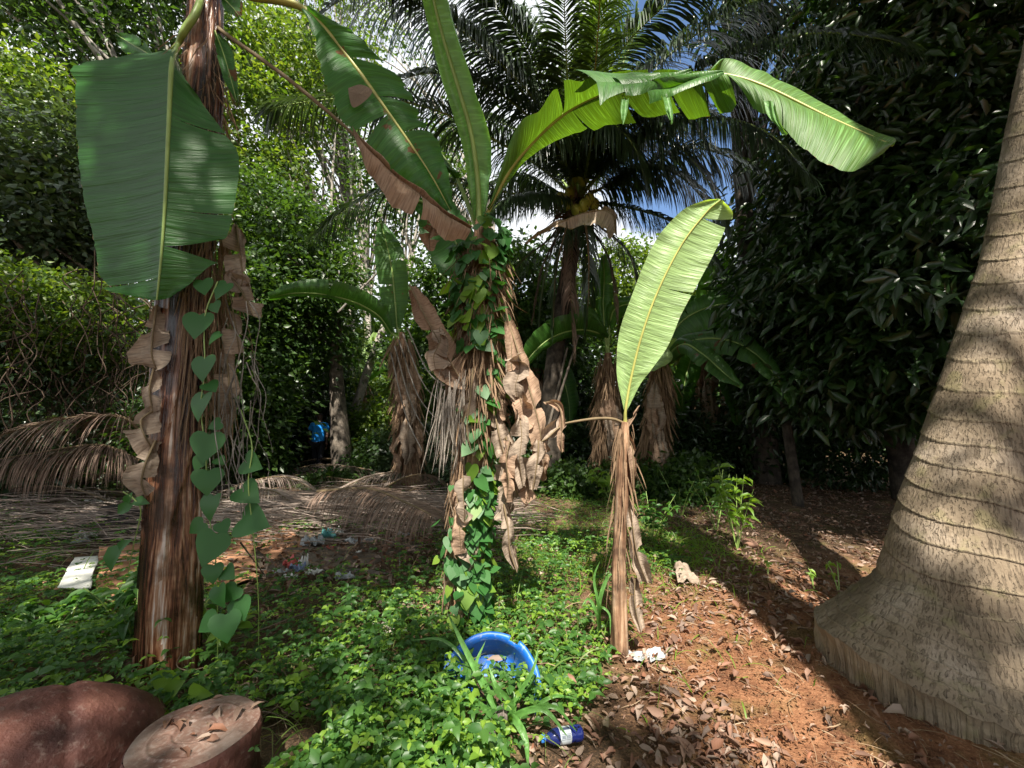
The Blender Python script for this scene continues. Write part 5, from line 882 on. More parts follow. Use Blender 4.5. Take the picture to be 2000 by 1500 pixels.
def ground_cover():
    r = np.random.default_rng(61)
    for mt, n, s0, s1, name, lab in (('f_gc', 100000, .018, .052, 'ground_cover', 'carpet of small green creeper leaves over the ground'), ('f_gc2', 60000, .014, .040, 'ground_cover', 'lighter green weeds mixed through the creeper carpet')):
        y = 1.7+(r.random(n)**1.5)*7.5; x = r.uniform(-1, 1, n)*(1.0+y*1.22); k = r.random(n) < density(x, y)
        k &= ~((x < -1.05) & (x > -1.95) & (y < 2.12)); k &= ~(((x+1.22)/.38)**2+((y-1.98)/.3)**2 < 1)
        x, y = x[k], y[k]; N = len(x); hh = cover_h(x, y)*r.uniform(.1, 1.05, N)**.7; hh = hh*np.where(r.random(N) < .12, r.uniform(1, 1.9, N), 1); pos = np.stack([x, y, gh(x, y)+hh], -1)
        dd = r.normal(size=(N, 3)); dd[:, 2] = dd[:, 2]*.3-.1; nn = r.normal(size=(N, 3))*.42; nn[:, 2] += 1; nn[:, 1] -= .25
        # three leaflets from one point
        m = N//3*3; pos[1:m:3] = pos[0:m:3]; pos[2:m:3] = pos[0:m:3]; a0 = np.arctan2(dd[0:m:3, 1], dd[0:m:3, 0])
        for q in (1, 2):
            aa = a0+q*2.09+r.normal(size=len(a0))*.25; dd[q:m:3, 0] = np.cos(aa); dd[q:m:3, 1] = np.sin(aa); dd[q:m:3, 2] = dd[0:m:3, 2]*.5; nn[q:m:3] = nn[0:m:3]
        big = np.clip(1.35-.10*(y-2), .8, 1.35); sz = (s0+(s1-s0)*r.random(N)**1.6)*np.where(r.random(N) < .05, 1.5, 1)*big; sz[1:m:3] = sz[0:m:3]; sz[2:m:3] = sz[0:m:3]*.9
        mb = MB(); scatter(mb, 'leaf', pos, dd, nn, sz, .62, r.uniform(-.4, .3, N)); tag(mb.build(name, MT[mt]), lab, 'ground cover', kind='stuff')
    sb = MB(); n = 900; y = 1.8+r.random(n)**1.5*6; x = r.uniform(-1, 1, n)*(1+y*1.2); k = r.random(n) < density(x, y); x, y = x[k], y[k]; N = len(x)
    p = np.stack([x, y, gh(x, y)+.02], -1); d = r.normal(size=(N, 3))*.6; d[:, 2] = 1; ribbons(sb, p, d, r.uniform(.1, .35, N), r.uniform(.003, .006, N), .6, 6, .7, r)
    tag(sb.build('creeper_stems', MT['straw']), 'thin dry stems threading the creeper carpet', 'stems', kind='stuff')
ground_cover()
def litter():
    r = np.random.default_rng(62); n = 46000
    y = 1.6+r.random(n)**1.25*11; x = r.uniform(-.2, 1.3, n)*(1.2+y*1.05)
    nse = SN(43, 4, .4)(np.stack([x, y, 0*x], -1))
    bare = np.exp(-(((x-1.55)/.42)**2+((y-2.55)/.75)**2)**2)
    dn = (1/(1+np.exp(-np.clip((x-.05-.2*nse-.60*np.minimum(y-2, 3))/.10, -40, 40))))*(1-bare*.93)*np.clip(.62+.5*nse+.25*(y > 3.6), .08, 1)
    dn *= np.where(y < 3.2, np.where(x > 2.0, .35, 1), 1)
    k = r.random(n) < dn; x, y = x[k], y[k]; N = len(x); pos = np.stack([x, y, gh(x, y)+r.uniform(.008, .04, N)], -1)
    dd = r.normal(size=(N, 3)); dd[:, 2] *= .25; nn = r.normal(size=(N, 3))*.45; nn[:, 2] += 1
    mb = MB(); scatter(mb, 'leaf', pos, dd, nn, (.022+.075*r.random(N)**2.2), r.uniform(.25, .6, N), r.uniform(-1.3, 1.3, N)); tag(mb.build('leaf_litter', MT['litter']), 'fallen brown leaves strewn over the path and under the dark trees', 'leaf litter', kind='stuff')
    n = 9000; y = 1.6+r.random(n)**1.3*7; x = r.uniform(-1.1, 1.3, n)*(1.0+y*1.0); inpatch = np.exp(-(((x+2.1)/1.5)**2+((y-4.75)/1.0)**2)**2); k = (r.random(n) < np.clip((x > .7)*.7+inpatch, 0, 1)); x, y = x[k], y[k]; N = len(x)
    mb = MB(); d = r.normal(size=(N, 3)); d[:, 2] = np.abs(d[:, 2])*.12; ribbons(mb, np.stack([x, y, gh(x, y)+.02+inpatch[k]*.07], -1), d, r.uniform(.05, .22, N), r.uniform(.002, .006, N), .15, 4, .5, r)
    V = mb.v[0]; V[:, 2] = np.maximum(V[:, 2], gh(V[:, 0], V[:, 1])+.006); tag(mb.build('straw_litter', MT['straw']), 'straw and twig litter scattered on the bare soil', 'straw', kind='stuff')
    # fallen leaves in the debris patch and on the heap
    n = 2600; x = r.normal(-2.0, 1.2, n); y = r.normal(5.0, 1.0, n); N = n; mb = MB(); dd = r.normal(size=(N, 3)); dd[:, 2] *= .3; nn = r.normal(size=(N, 3))*.5; nn[:, 2] += 1
    scatter(mb, 'leaf', np.stack([x, y, gh(x, y)+r.uniform(.02, .12, N)], -1), dd, nn, r.uniform(.03, .11, N), .45, r.uniform(-.9, .9, N)); tag(mb.build('debris_leaves', MT['litter']), 'dead leaf crumbs over the litter patch', 'leaf litter', kind='stuff')
    # crumbs of red soil
    n = 5200; x = r.normal(1.6, .5, n); y = r.uniform(1.7, 4.2, n); mb = MB(); dd = rdir(n, 0, r); scatter(mb, 'cheap', np.stack([x, y, gh(x, y)+.006], -1), dd, rdir(n, 1, r), r.uniform(.006, .022, n), .8); tag(mb.build('soil_crumbs', MT['soil']), 'crumbs of reddish soil on the sunlit path', 'soil', kind='stuff')
litter()
def grass():
    r = np.random.default_rng(64); n = 2600; y = 1.8+r.random(n)**1.3*4.5; x = r.uniform(-1, .8, n)*(1+y*1.1); k = r.random(n) < density(x, y); x, y = x[k], y[k]; N = len(x); mb = MB(); d = r.normal(size=(N, 3))*.7; d[:, 2] = 1
    ribbons(mb, np.stack([x, y, gh(x, y)+.03], -1), d, r.uniform(.12, .34, N), r.uniform(.004, .011, N), .8, 6, .35, r); tag(mb.build('weed_blades', MT['blade2']), 'long thin grass blades rising through the creeper carpet', 'grass', kind='stuff')
    r = np.random.default_rng(63); n = 5200
    x = np.concatenate([r.normal(2.1, .35, n//4), r.normal(2.0, .8, n//4), r.normal(.4, .7, n//2)]); y = np.concatenate([r.normal(5.2, .5, n//4), r.normal(7.5, .8, n//4), r.normal(4.8, 1.0, n//2)]); N = len(x)
    mb = MB(); d = r.normal(size=(N, 3))*.5; d[:, 2] = 1; ribbons(mb, np.stack([x, y, gh(x, y)], -1), d, r.uniform(.05, .22, N), r.uniform(.004, .009, N), .7, 5, .3, r); tag(mb.build('grass', MT['f_gc2']), 'tufts of short grass between the creepers and the path', 'grass', kind='stuff')
grass()

# ================================================================== CANOPY TREES BEHIND AND BESIDE THE CAMERA (unseen; crowns shaped by a mask of wanted shade)
def shade_mask(u, v):
    m = np.full(u.shape, .0)
    def box(a, b, c, d, val, soft=.06):
        k = 1/(1+np.exp(-np.clip((u-a)/soft, -40, 40)))*1/(1+np.exp(-np.clip((b-u)/soft, -40, 40)))*1/(1+np.exp(-np.clip((v-c)/soft, -40, 40)))*1/(1+np.exp(-np.clip((d-v)/soft, -40, 40)))
        return k, val
    for bx in SHADE:
        k, val = box(*bx); m = m*(1-k)+val*k
    return m
SHADE = [(-14, -.9, -2, 11, .66), (-14, -6, 8.3, 11, .3), (-9, -3.9, 7.6, 8.8, .15), (-14, -2.4, 11, 14.2, .6), (-6.5, -2.6, 9.0, 11, .5), (-3.2, -.9, 4.2, 6.4, .28), (-.75, 1.0, -2, 2.4, .20), (-.95, -.35, 4.3, 7.0, .8), (-.2, 1.0, 6.4, 9, .2), (-5.2, -3.2, 5.2, 7.2, .35),
         (1.0, 12, -2, 1.7, .9), (2.0, 7, -2, 2.62, .97, .04), (4.6, 14, 2, 7, .93), (1.0, 3.8, 6.4, 9.8, .22), (3.7, 14, 5.9, 10.5, .96), (4.5, 14, 10, 24, .94), (2.8, 5, 10, 24, .5), (3.7, 6.5, 7.4, 9.2, .45), (4.3, 6.5, 6.3, 8.0, .3), (-6.2, -4.6, 11.4, 13.2, .0), (-2.4, 3, 10.5, 12.5, .6),
         (-1.45, -.3, 4.4, 6.2, .93), (-2.6, -1.15, 3.85, 5.3, .97), (2.0, 4.8, 8.2, 10.4, .35), (6.5, 9.5, 9.3, 10, .3), (2.5, 6.2, 10, 12.8, .35), (-1.50, -1.36, 1.85, 2.3, .0, .03), (-1.26, -1.08, 1.85, 2.2, .0, .03), (-4.5, -3, 3.5, 4.6, .5), (-3.4, -2.4, 7.5, 9.5, .35), (-6.3, -4.6, 11.2, 13.4, .0), (-4.5, -2.7, 11.6, 16, .0), (-1.46, -1.18, 2.9, 3.5, .1), (-.9, -.2, 2.3, 3.0, .25), (2.3, 4.2, 3.2, 3.42, .75, .04)]
def canopy():
    r = np.random.default_rng(99); n = 17000; u = r.uniform(-12, 13, n); v = r.uniform(-1.5, 22, n); z = r.uniform(9.6, 11.6, n); y = v-z/tn
    ok = (r.random(n) < shade_mask(u, v)*1.0) & (y < .86*(z-1.6))
    c = np.stack([u, y, z], -1)[ok]
    sites = [((-5.5, -4.5), 'unseen canopy tree behind the camera with leaves placed to shade the left banana plant'), ((3.6, -5.0), 'unseen canopy tree behind the camera with leaves placed to shade the foot of the ringed palm'), ((11.5, 2.0), 'unseen canopy tree beyond the right edge with leaves placed to shade the dark thicket'), ((-13, 3.5), 'unseen canopy tree beyond the left edge with leaves placed to shade the brown thicket')]
    dist = np.stack([np.hypot(c[:, 0]-s[0][0], c[:, 1]-s[0][1]) for s in sites], -1); own = dist.argmin(1)
    for q, (s, lab) in enumerate(sites):
        cc = c[own == q]; o = thing('unseen_shade_tree', (s[0], s[1], 0), lab, 'tree', 'unseen trees shaped to shade the clearing'); mb = MB(); cl = np.repeat(cc, 15, 0)
        pos = cl+r.normal(size=cl.shape)*[.13, .13, .16]; dd = r.normal(size=cl.shape); dd[:, 2] *= .4; nn = r.normal(size=cl.shape)*.5; nn[:, 2] += 1
        scatter(mb, 'diamond', pos, dd, nn, r.uniform(.14, .24, len(pos)), .6); mb.build('crown', MT['f_mid'], o)
        tb = MB(); top = np.array([s[0], s[1], 8.2]); tube(tb, [(s[0], s[1], -.1), (s[0]+.1, s[1], 4), top], [.34, .26, .18], 40, 14)
        for j in range(26):
            e = cc[r.integers(len(cc))]; tube(tb, [top-[0, 0, r.uniform(0, 2)], (top+e)/2+[0, 0, .5], e], [.06, .035, .012], 16, 6, cap=False)
        tb.build('trunk', MT['bark'], o)
canopy()
sp_ = thing('coconut_palm', (1.75, -1.2, 0), 'unseen coconut palm added behind the camera to lay its trunk shadow along the path', 'palm tree', 'coconut palms')  # unseen palm, added so that its trunk shadow falls on the path
mb = MB(); tube(mb, [(1.75, -1.2, -.1), (2.06, -1.2, 4.4), (2.33, -1.2, 8.2), (2.7, -1.2, 14)], [.30, .27, .25, .2], 120, 24, lambda s, th, rr: 1+.05*((s*6+.1*np.sin(th)) % 1)); mb.build('trunk', MT['bark'], sp_)
for i in range(9):
    a = i/9*6.283; top_ = np.array([2.7, -1.2, 14.0]); d_ = np.array([math.cos(a), math.sin(a), 0]); frond(sp_, [top_, top_+d_*1.2+[0, 0, .9], top_+d_*2.8+[0, 0, .6], top_+d_*3.9+[0, 0, -.9]], 'frond', 'rib', 70, .85, .045, .8, np.random.default_rng(700+i), world=True)

# ================================================================== SMALL THINGS
def lathe(mb, prof, c, M=None, k=40, fn=None):
    prof = np.array(prof, float); th = np.linspace(0, 2*np.pi, k, endpoint=False); rr = prof[:, 0][:, None]*np.ones(k)[None]
    if fn is not None: rr = rr*fn(th[None], prof[:, 1][:, None])
    V = np.stack([rr*np.cos(th), rr*np.sin(th), prof[:, 1][:, None]*np.ones(k)[None]], -1).reshape(-1, 3)
    if M is not None: V = V@np.array(M).T
    mb.add(V+np.array(c), grid_faces(len(prof), k, True), np.stack(np.broadcast_arrays(th[None]/6.283, np.linspace(0, 1, len(prof))[:, None]), -1))
def rot(ax, a): return Matrix.Rotation(R(a), 3, ax)
# stump / stool
def stump_mat():
    t = NT('stump_top'); v = t.coord('Object'); n1 = t.noise(4, 6, v, .6); n2 = t.noise(60, 6, v, .7)
    c = t.ramp(n1, [(.34, (.15, .075, .055)), (.50, (.24, .155, .12)), (.68, (.33, .26, .22))]); c = t.mix(t.math('MULTIPLY', t.ramp(n2, [(.5, (0,0,0)), (.66, (1,1,1))]), .5), c, (.40, .34, .30)); c = t.mix(t.math('MULTIPLY', t.ramp(t.noise(24, 6, t.coord('Object', loc=(3, 1, 0)), .7), [(.56, (0,0,0)), (.64, (1,1,1))]), .5), c, (.07, .045, .035))
    n = t.bump(n1, .5, .012); n = t.bump(n2, .4, .004, n); return t.fin(c, .5, n, .45)
MT['stump'] = stump_mat(); 
def log_mat():
    t = NT('rusty_log'); v = t.coord('Object'); a = t.noise(3, 6, v, .6); b = t.noise(28, 6, v, .7); d = t.noise(90, 4, v)
    c = t.ramp(a, [(.35, (.045, .018, .015)), (.5, (.11, .042, .032)), (.66, (.19, .085, .062))]); c = t.mix(t.math('MULTIPLY', t.ramp(b, [(.55, (0,0,0)), (.68, (1,1,1))]), .5), c, (.26, .19, .16))
    n = t.bump(a, .6, .05); n = t.bump(b, .7, .012, n); n = t.bump(d, .5, .004, n); return t.fin(c, .62, n, .35)
MT['log'] = log_mat()
def make_stump():
    o = thing('tree_stump', (-1.28, 1.74, 0), 'round flat topped stump with smooth greyish pink face in the bottom left corner', 'stump')
    c = (-1.30, 1.80, -.02); w = lambda th, z: 1+.03*np.sin(2*th+1)+.02*np.sin(5*th)
    mb = MB(); lathe(mb, [(.235, -.05), (.225, .10), (.215, .22), (.221, .29), (.224, .315), (.215, .333)], c, None, 160, lambda th, z: w(th, z)*(1+.012*np.sin(th*17+z*8)+.008*np.sin(th*41+z*30)+.006*np.sin(th*67))); mb.build('side', MT['log'], o)
    mb = MB(); prof = []
    for q in np.linspace(1, 0.001, 60):
        rr = .215*q; z = .333+.004*(1-q)+(.004*math.exp(-((rr-.155)/.006)**2))-.006*math.exp(-((rr-.07)/.008)**2)+.004*math.exp(-((rr-.082)/.006)**2)-(.004 if rr < .062 else 0); prof.append((rr, z))
    lathe(mb, prof, c, None, 120, w)
    V = mb.v[0]; r_ = [(math.cos(a)*.115, math.sin(a)*.115) for a in np.linspace(0, 6.283, 5)[:-1]+.5]
    for (x, y) in r_:
        d = np.hypot(V[:, 0]-c[0]-x, V[:, 1]-c[1]-y); V[:, 2] -= .004*np.exp(-((d-.036)/.004)**2)
    mb.build('top_face', MT['stump'], o)
make_stump()
def make_log():
    mb = MB(); N1 = SN(90, 5, .7)
    def fn(s, th, rr):
        q = np.stack(np.broadcast_arrays(np.cos(th)*.3, np.sin(th)*.3, s), -1); return 1+.09*N1(q)-.06*np.exp(-((s-.55-.03*np.sin(th*2))/.025)**2)-.05*np.exp(-((s-.86)/.02)**2)
    tube(mb, [(-2.55, 1.25, .10), (-2.25, 1.6, .12), (-1.98, 1.92, .10), (-1.85, 2.12, .02), (-1.80, 2.2, -.06)], [.30, .31, .29, .20, .06], 120, 60, fn); o = mb.build('fallen_log', MT['log']); tag(o, 'smooth rust red fallen log in the bottom left corner beside the stump', 'log')
make_log()
mb = MB(); _q = np.random.default_rng(3)
for i in range(60):
    p = [np.array([_q.uniform(-1.85, -1.05), _q.uniform(2.0, 2.75), .04])]; a = _q.uniform(0, 6.28)
    for k in range(4): a += _q.normal(0, .6); p.append(p[-1]+[math.cos(a)*.09, math.sin(a)*.09, _q.uniform(-.03, .05)])
    p = [np.array([v[0], v[1], max(v[2], .015)]) for v in p]; tube(mb, p, [_q.uniform(.002, .006), .002], 20, 5, cap=False)
tag(mb.build('dry_roots', MT['twig']), 'tangle of dry roots and stalks between the log and the wet trunk', 'roots', kind='stuff')
_q = np.random.default_rng(12); n_ = 26; a_ = _q.uniform(0, 6.28, n_); r_ = _q.uniform(.0, .2, n_); px_ = np.where(_q.random(n_) < .3, -1.30+np.cos(a_)*r_, _q.uniform(-1.95, -1.1, n_)); on = np.abs(px_+1.30+0*a_) < .2
py_ = np.where(on, 1.80+np.sin(a_)*r_*.9, _q.uniform(2.0, 2.5, n_)); pz_ = np.where(on & (np.hypot(px_+1.3, py_-1.8) < .2), .325, .05); mb = MB(); nn_ = _q.normal(size=(n_, 3))*.3+[0, 0, 1]; dd_ = _q.normal(size=(n_, 3))*[1, 1, .1]
scatter(mb, 'leaf', np.stack([px_, py_, pz_], -1), dd_, nn_, _q.uniform(.03, .09, n_), .4, _q.uniform(-.8, .8, n_)); tag(mb.build('stump_litter', MT['litter']), 'crisp dead leaves lying on and around the round stump', 'leaf litter', kind='stuff')
# tub
def blue_mat():
    t = NT('blue_plastic'); v = t.coord('Object'); a = t.noise(7, 6, v, .65); b = t.noise(45, 5, v); c = t.mix(a, (.006, .085, .42), (.012, .15, .58)); c = t.mix(t.math('MULTIPLY', t.ramp(a, [(.50, (0,0,0)), (.66, (1,1,1))]), .55), c, (.12, .11, .08)); c = t.mix(t.math('MULTIPLY', t.ramp(b, [(.58, (0,0,0)), (.62, (1,1,1))]), .4), c, (.25, .3, .4))
    return t.fin(c, t.math('ADD', .3, t.math('MULTIPLY', a, .35)), t.bump(b, .3, .002), .45)
MT['blue'] = blue_mat(); MT['blue_dark'] = plain('dark_blue_plastic', (.012, .022, .14), .18, .6, .2, 9, .001)
MT['cap'] = plain('cap_blue', (.04, .22, .65), .4, .5, .1, 9); MT['label'] = plain('label_silver', (.50, .55, .58), .35, .5, .15, 40, .0005); MT['white'] = plain('white_scrap', (.62, .61, .58), .55, .4, .15, 20, .002)
MT['ink'] = plain('ink', (.05, .07, .12), .5, .3, .1, 20, 0)
def tub():
    c = G(955, 1352); o = thing('plastic_tub', c, 'broken bright blue plastic tub half buried in creepers', 'tub'); k = 120; th = np.linspace(0, 2*np.pi, k, endpoint=False); N1 = SN(93, 4, .8)
    prof = np.array([(.001, .0), (.10, .0), (.19, .005), (.215, .03), (.235, .10), (.25, .17), (.262, .225), (.278, .235), (.285, .225), (.282, .21)]); M = np.array(rot('Z', 10)@rot('Y', -8)@rot('X', 50))
    n = len(prof); V = np.stack([prof[:, 0][:, None]*np.cos(th), prof[:, 0][:, None]*np.sin(th), prof[:, 1][:, None]*np.ones(k)], -1)
    # tear: part of the wall toward the left is split and curls
    F = grid_faces(n, k, True).reshape(n-1, k, 4); keep = np.ones((n-1, k), bool); a = np.degrees(th) % 360
    for i in range(n-1):
        for j in range(k):
            cut = (150+9*math.sin(i*3) < a[j] < 205+14*math.sin(i*2.3)) and i > 3; cut |= (230 < a[j] < 305+10*math.sin(i*4)) and i > 4; cut |= (40 < a[j] < 52) and i > 5; cut |= (150 < a[j] < 160) and i > 4 and i < 7; cut |= (172 < a[j] < 183) and i > 2 and i < 6; cut |= (300 < a[j] < 318) and i > 4; keep[i, j] = not cut
    V = V.reshape(-1, 3)+N1(V.reshape(-1, 3)*2)[:, None]*.006; V = V@M.T+c+np.array([0, .10, -.085])
    mb = MB(); mb.add(V, F[keep]); b = mb.build('shell', MT['blue'], o); sm = b.modifiers.new('thick', 'SOLIDIFY'); sm.thickness = .004
    for q in range(3):
        p = c+np.array([-.21+.03*q, .02-.02*q, .14-.04*q]); m_, _ = leaf_surface(np.array([[p+[-.03, 0, .05], p+[-.05, 0, .05], p+[-.01, -.01, .055]], [p, p+[-.035, -.01, 0], p+[.03, -.02, .01]], [p+[.05, -.03, -.04], p+[.03, -.05, -.05], p+[.07, -.01, -.03]]]), n=24, m=5, bulge=.02, world=True, seed=q)
        s_ = m_.build('broken_flap', MT['blue'], o); x = s_.modifiers.new('thick', 'SOLIDIFY'); x.thickness = .003
tub()
def bottle():
    c = G(1100, 1462)+np.array([0, 0, .06]); o = thing('plastic_bottle', c-np.array([0, 0, .036]), 'dark blue plastic bottle with light blue cap lying on dry leaves', 'bottle')
    d = nrm(G(1140, 1462)-G(1056, 1476)); M = np.stack([np.cross([0, 0, 1.], d), np.array([0, 0, 1.]), d], -1); M[:, 1] = np.cross(d, M[:, 0])
    mb = MB(); lathe(mb, [(.001, .10), (.022, .101), (.032, .094), (.035, .082), (.034, .06), (.0315, .052), (.034, .042), (.0345, -.03), (.033, -.042), (.030, -.056), (.020, -.076), (.0135, -.084), (.0135, -.098)], c, M, 40, lambda th, z: 1+.012*np.sin(th*10)*(z > .05)); mb.build('body', MT['blue_dark'], o)
    mb = MB(); lathe(mb, [(.0155, -.094), (.0165, -.096), (.0165, -.112), (.015, -.114), (.001, -.1145)], c, M, 30, lambda th, z: 1+.02*np.sin(th*24)); mb.build('cap', MT['cap'], o)
    lb_ = MB(); lathe(lb_, [(.0352, -.026), (.0354, -.02), (.0354, .026), (.0352, .032)], c, M, 40); l_ = lb_.build('label', MT['label'], o)
    # printed boxes on the side facing the camera
    view = nrm(np.array([0, 0, CAMZ])-c); view = nrm(view-d*np.dot(view, d)); tang = np.cross(d, view); mb = MB()
    def patch(z0, z1, a0, a1, rad=.0358):
        aa = np.linspace(a0, a1, 6); V = np.array([[c+d*z+rad*(view*math.cos(a)+tang*math.sin(a)) for a in aa] for z in (z0, z1)]); mb.add(V.reshape(-1, 3), grid_faces(2, 6))
    for z0, z1 in ((-.020, -.001), (.003, .028)):
        for a0, a1 in ((-.1, -.06), (.5, .54)): patch(z0, z1, a0, a1)
        patch(z0, z0+.0012, -.1, .54); patch(z1-.0012, z1, -.1, .54)
    for q in range(5): patch(.006+q*.004, .008+q*.004, .0, .42)
    for q in range(3): patch(-.016+q*.005, -.013+q*.005, .05, .40)
    patch(-.022, .028, -.95, -.55); mb.build('print', MT['ink'], l_)
bottle()
def crumple(name, label, cat, c, sx, sy, sz, mat, seed, n=26, folds=2.2, outline=.25, ang=0, group=None, bits=None, tilt=0):
    N1 = SN(seed, 4, folds); u, v = np.meshgrid(np.linspace(-1, 1, n), np.linspace(-1, 1, n)); r_ = np.maximum(np.abs(u), np.abs(v)); a = np.arctan2(v, u); R_ = 1+outline*np.sin(3*a+seed)+outline*.6*np.sin(7*a+seed*2)
    q = np.stack([u*.3, v*.3, 0*u+seed], -1); Z = np.abs(N1(q))*sz+.012; ca, sa = math.cos(R(ang)), math.sin(R(ang)); X = (u*ca-v*sa)*sx*R_; Y = (u*sa+v*ca)*sy*R_
    mb = MB(); W = np.stack([c[0]+X, c[1]+Y, c[2]+Z+tilt*(Y)], -1); mb.add(W, grid_faces(n, n), np.stack([u*.5+.5, v*.1], -1)); o = mb.build(name, MT[mat]); s = o.modifiers.new('thick', 'SOLIDIFY'); s.thickness = .0012
    return tag(o, label, cat, group)
MT['card'] = plain('cardboard', (.34, .175, .10), .85, .2, .2, 9, .003); MT['plastic'] = plain('thin_plastic', (.30, .32, .33), .35, .5, .2, 30, .002)
MT['teal'] = plain('teal_plastic', (.10, .34, .33), .4, .5, .2, 30); MT['red'] = plain('red_scrap', (.50, .10, .09), .5, .4, .3, 30); MT['bluegrey'] = plain('bluegrey_scrap', (.20, .25, .38), .5, .4, .2, 30); MT['board'] = plain('white_board', (.60, .60, .55), .7, .3, .1, 12, .001)
def sheet(name, label, cat, px, mat, thick=.006, lift=.03, wave=.01, seed=0, group=None, warp=(0, 0, 0, 0)):
    """flat board given by its four ground corners in the picture"""
    q = [G(*p) for p in px]; n = 18; u, v = np.meshgrid(np.linspace(0, 1, n), np.linspace(0, 1, n)); u = u[..., None]; v = v[..., None]
    W = (q[0]*(1-u)+q[1]*u)*(1-v)+(q[3]*(1-u)+q[2]*u)*v; N1 = SN(seed, 3, .9); W[..., 2] += lift+wave*N1(W)+(warp[0]*(1-u)*(1-v)+warp[1]*u*(1-v)+warp[2]*u*v+warp[3]*(1-u)*v)[..., 0]
    W[..., :2] += .014*np.stack([SN(seed+1, 3, 2)(W), SN(seed+2, 3, 2)(W)], -1)*(np.minimum(np.minimum(u, 1-u), np.minimum(v, 1-v)) < .03)
    mb = MB(); mb.add(W, grid_faces(n, n)); o = mb.build(name, MT[mat]); s = o.modifiers.new('thick', 'SOLIDIFY'); s.thickness = thick; return tag(o, label, cat, group)
sheet('cardboard_sheet', 'brown cardboard sheet bent and lying flat right of the wet brown trunk', 'cardboard', [(460, 1050), (545, 1038), (610, 1085), (530, 1112)], 'card', lift=.06, wave=.02, seed=3, group='cardboard sheets', warp=(.03, .10, 0, 0))
sheet('cardboard_sheet', 'duller cardboard sheet propped behind the creepers below the bent one', 'cardboard', [(400, 1085), (490, 1062), (505, 1140), (410, 1170)], 'card', lift=.05, wave=.015, seed=4, group='cardboard sheets', warp=(.08, .08, 0, 0))
sheet('cardboard_sheet', 'cardboard flap left of the wet brown trunk behind the white board', 'cardboard', [(190, 1105), (285, 1092), (285, 1190), (185, 1200)], 'card', lift=.08, wave=.01, seed=5, group='cardboard sheets', warp=(.12, .1, .0, .0))
sheet('white_board', 'cream white board lying among weeds at the left', 'board', [(140, 1128), (188, 1124), (172, 1182), (110, 1180)], 'board', lift=.14, wave=.003, seed=6, warp=(.05, .05, 0, 0))
GL = 'scraps of rubbish on the litter patch'
for (px, py, sx, sy, sz, mt, lab, nm, cat) in [
    (612, 1078, .09, .07, .10, 'plastic', 'crumpled clear plastic bag beside the cardboard corner', 'plastic_bag', 'plastic bag'), (640, 1066, .07, .05, .12, 'teal', 'teal and white plastic scrap standing up beside the clear bag', 'plastic_scrap', 'plastic scrap'),
    (645, 1087, .03, .02, .03, 'red', 'small red scrap below the teal plastic', 'plastic_scrap', 'plastic scrap'), (694, 1075, .10, .04, .05, 'plastic', 'flat greyish plastic scrap right of the teal piece', 'plastic_scrap', 'plastic scrap'),
    (572, 1126, .06, .045, .08, 'red', 'red printed wrapper crumpled in the litter', 'wrapper', 'wrapper'), (582, 1134, .05, .035, .06, 'bluegrey', 'blue grey wrapper next to the red one', 'wrapper', 'wrapper'), (594, 1128, .035, .02, .11, 'white', 'upright white triangular scrap beside the wrappers', 'paper_scrap', 'paper'),
    (568, 1146, .05, .03, .03, 'white', 'small white paper scrap under the wrappers', 'paper_scrap', 'paper'), (610, 1140, .05, .03, .04, 'white', 'torn white scrap right of the wrappers', 'paper_scrap', 'paper'), (658, 1056, .07, .05, .06, 'white', 'whitish crumpled paper at the foot of the dried fronds', 'paper_scrap', 'paper'),
    (548, 1136, .06, .03, .03, 'plastic', 'grey plastic film left of the red wrapper', 'plastic_scrap', 'plastic scrap'), (670, 1150, .06, .03, .05, 'plastic', 'faint grey plastic scrap below the spathe', 'plastic_scrap', 'plastic scrap'), (700, 1096, .02, .015, .02, 'white', 'tiny white fleck above the spathe', 'paper_scrap', 'paper'),
    (785, 1056, .07, .03, .05, 'plastic', 'pale plastic scrap near the foot of the middle trunk', 'plastic_scrap', 'plastic scrap'), (425, 1025, .06, .04, .07, 'white', 'white wad of paper right of the wet brown trunk', 'paper_scrap', 'paper'), (170, 1062, .10, .06, .06, 'white', 'white scraps under the grey frond at the left', 'paper_scrap', 'paper'),
    (155, 1075, .06, .05, .05, 'plastic', 'glinting plastic bit in the left creepers', 'plastic_scrap', 'plastic scrap'), (180, 990, .14, .06, .06, 'white', 'white plastic strip lying on the grey frond', 'plastic_scrap', 'plastic scrap'), (655, 938, .10, .07, .08, 'plastic', 'whitish rubbish beyond the fronds near the person', 'plastic_scrap', 'plastic scrap')]:
    crumple(nm, lab, cat, G(px, py)+np.array([0, 0, .08 if px < 760 else .05]), sx*1.15, sy*1.15, sz, mt, int(px+py), group=GL, folds=2.6, ang=px % 90)
crumple('plastic_bag', 'clear crumpled plastic bag at the foot of the slender banana sucker', 'plastic bag', G(1262, 1288), .11, .06, .035, 'plastic', 7, folds=1.6)
crumple('dead_leaf', 'curled beige dead leaf lying at the far end of the sunlit path', 'dead leaf', G(1340, 1140), .10, .08, .11, 'dead', 9, folds=1.0, outline=.1)
crumple('dead_leaf', 'bleached papery dead leaf lying in the creepers left of the blue tub', 'dead leaf', G(745, 1248)+np.array([0, 0, .06]), .10, .09, .03, 'fibre_grey', 11, folds=2)
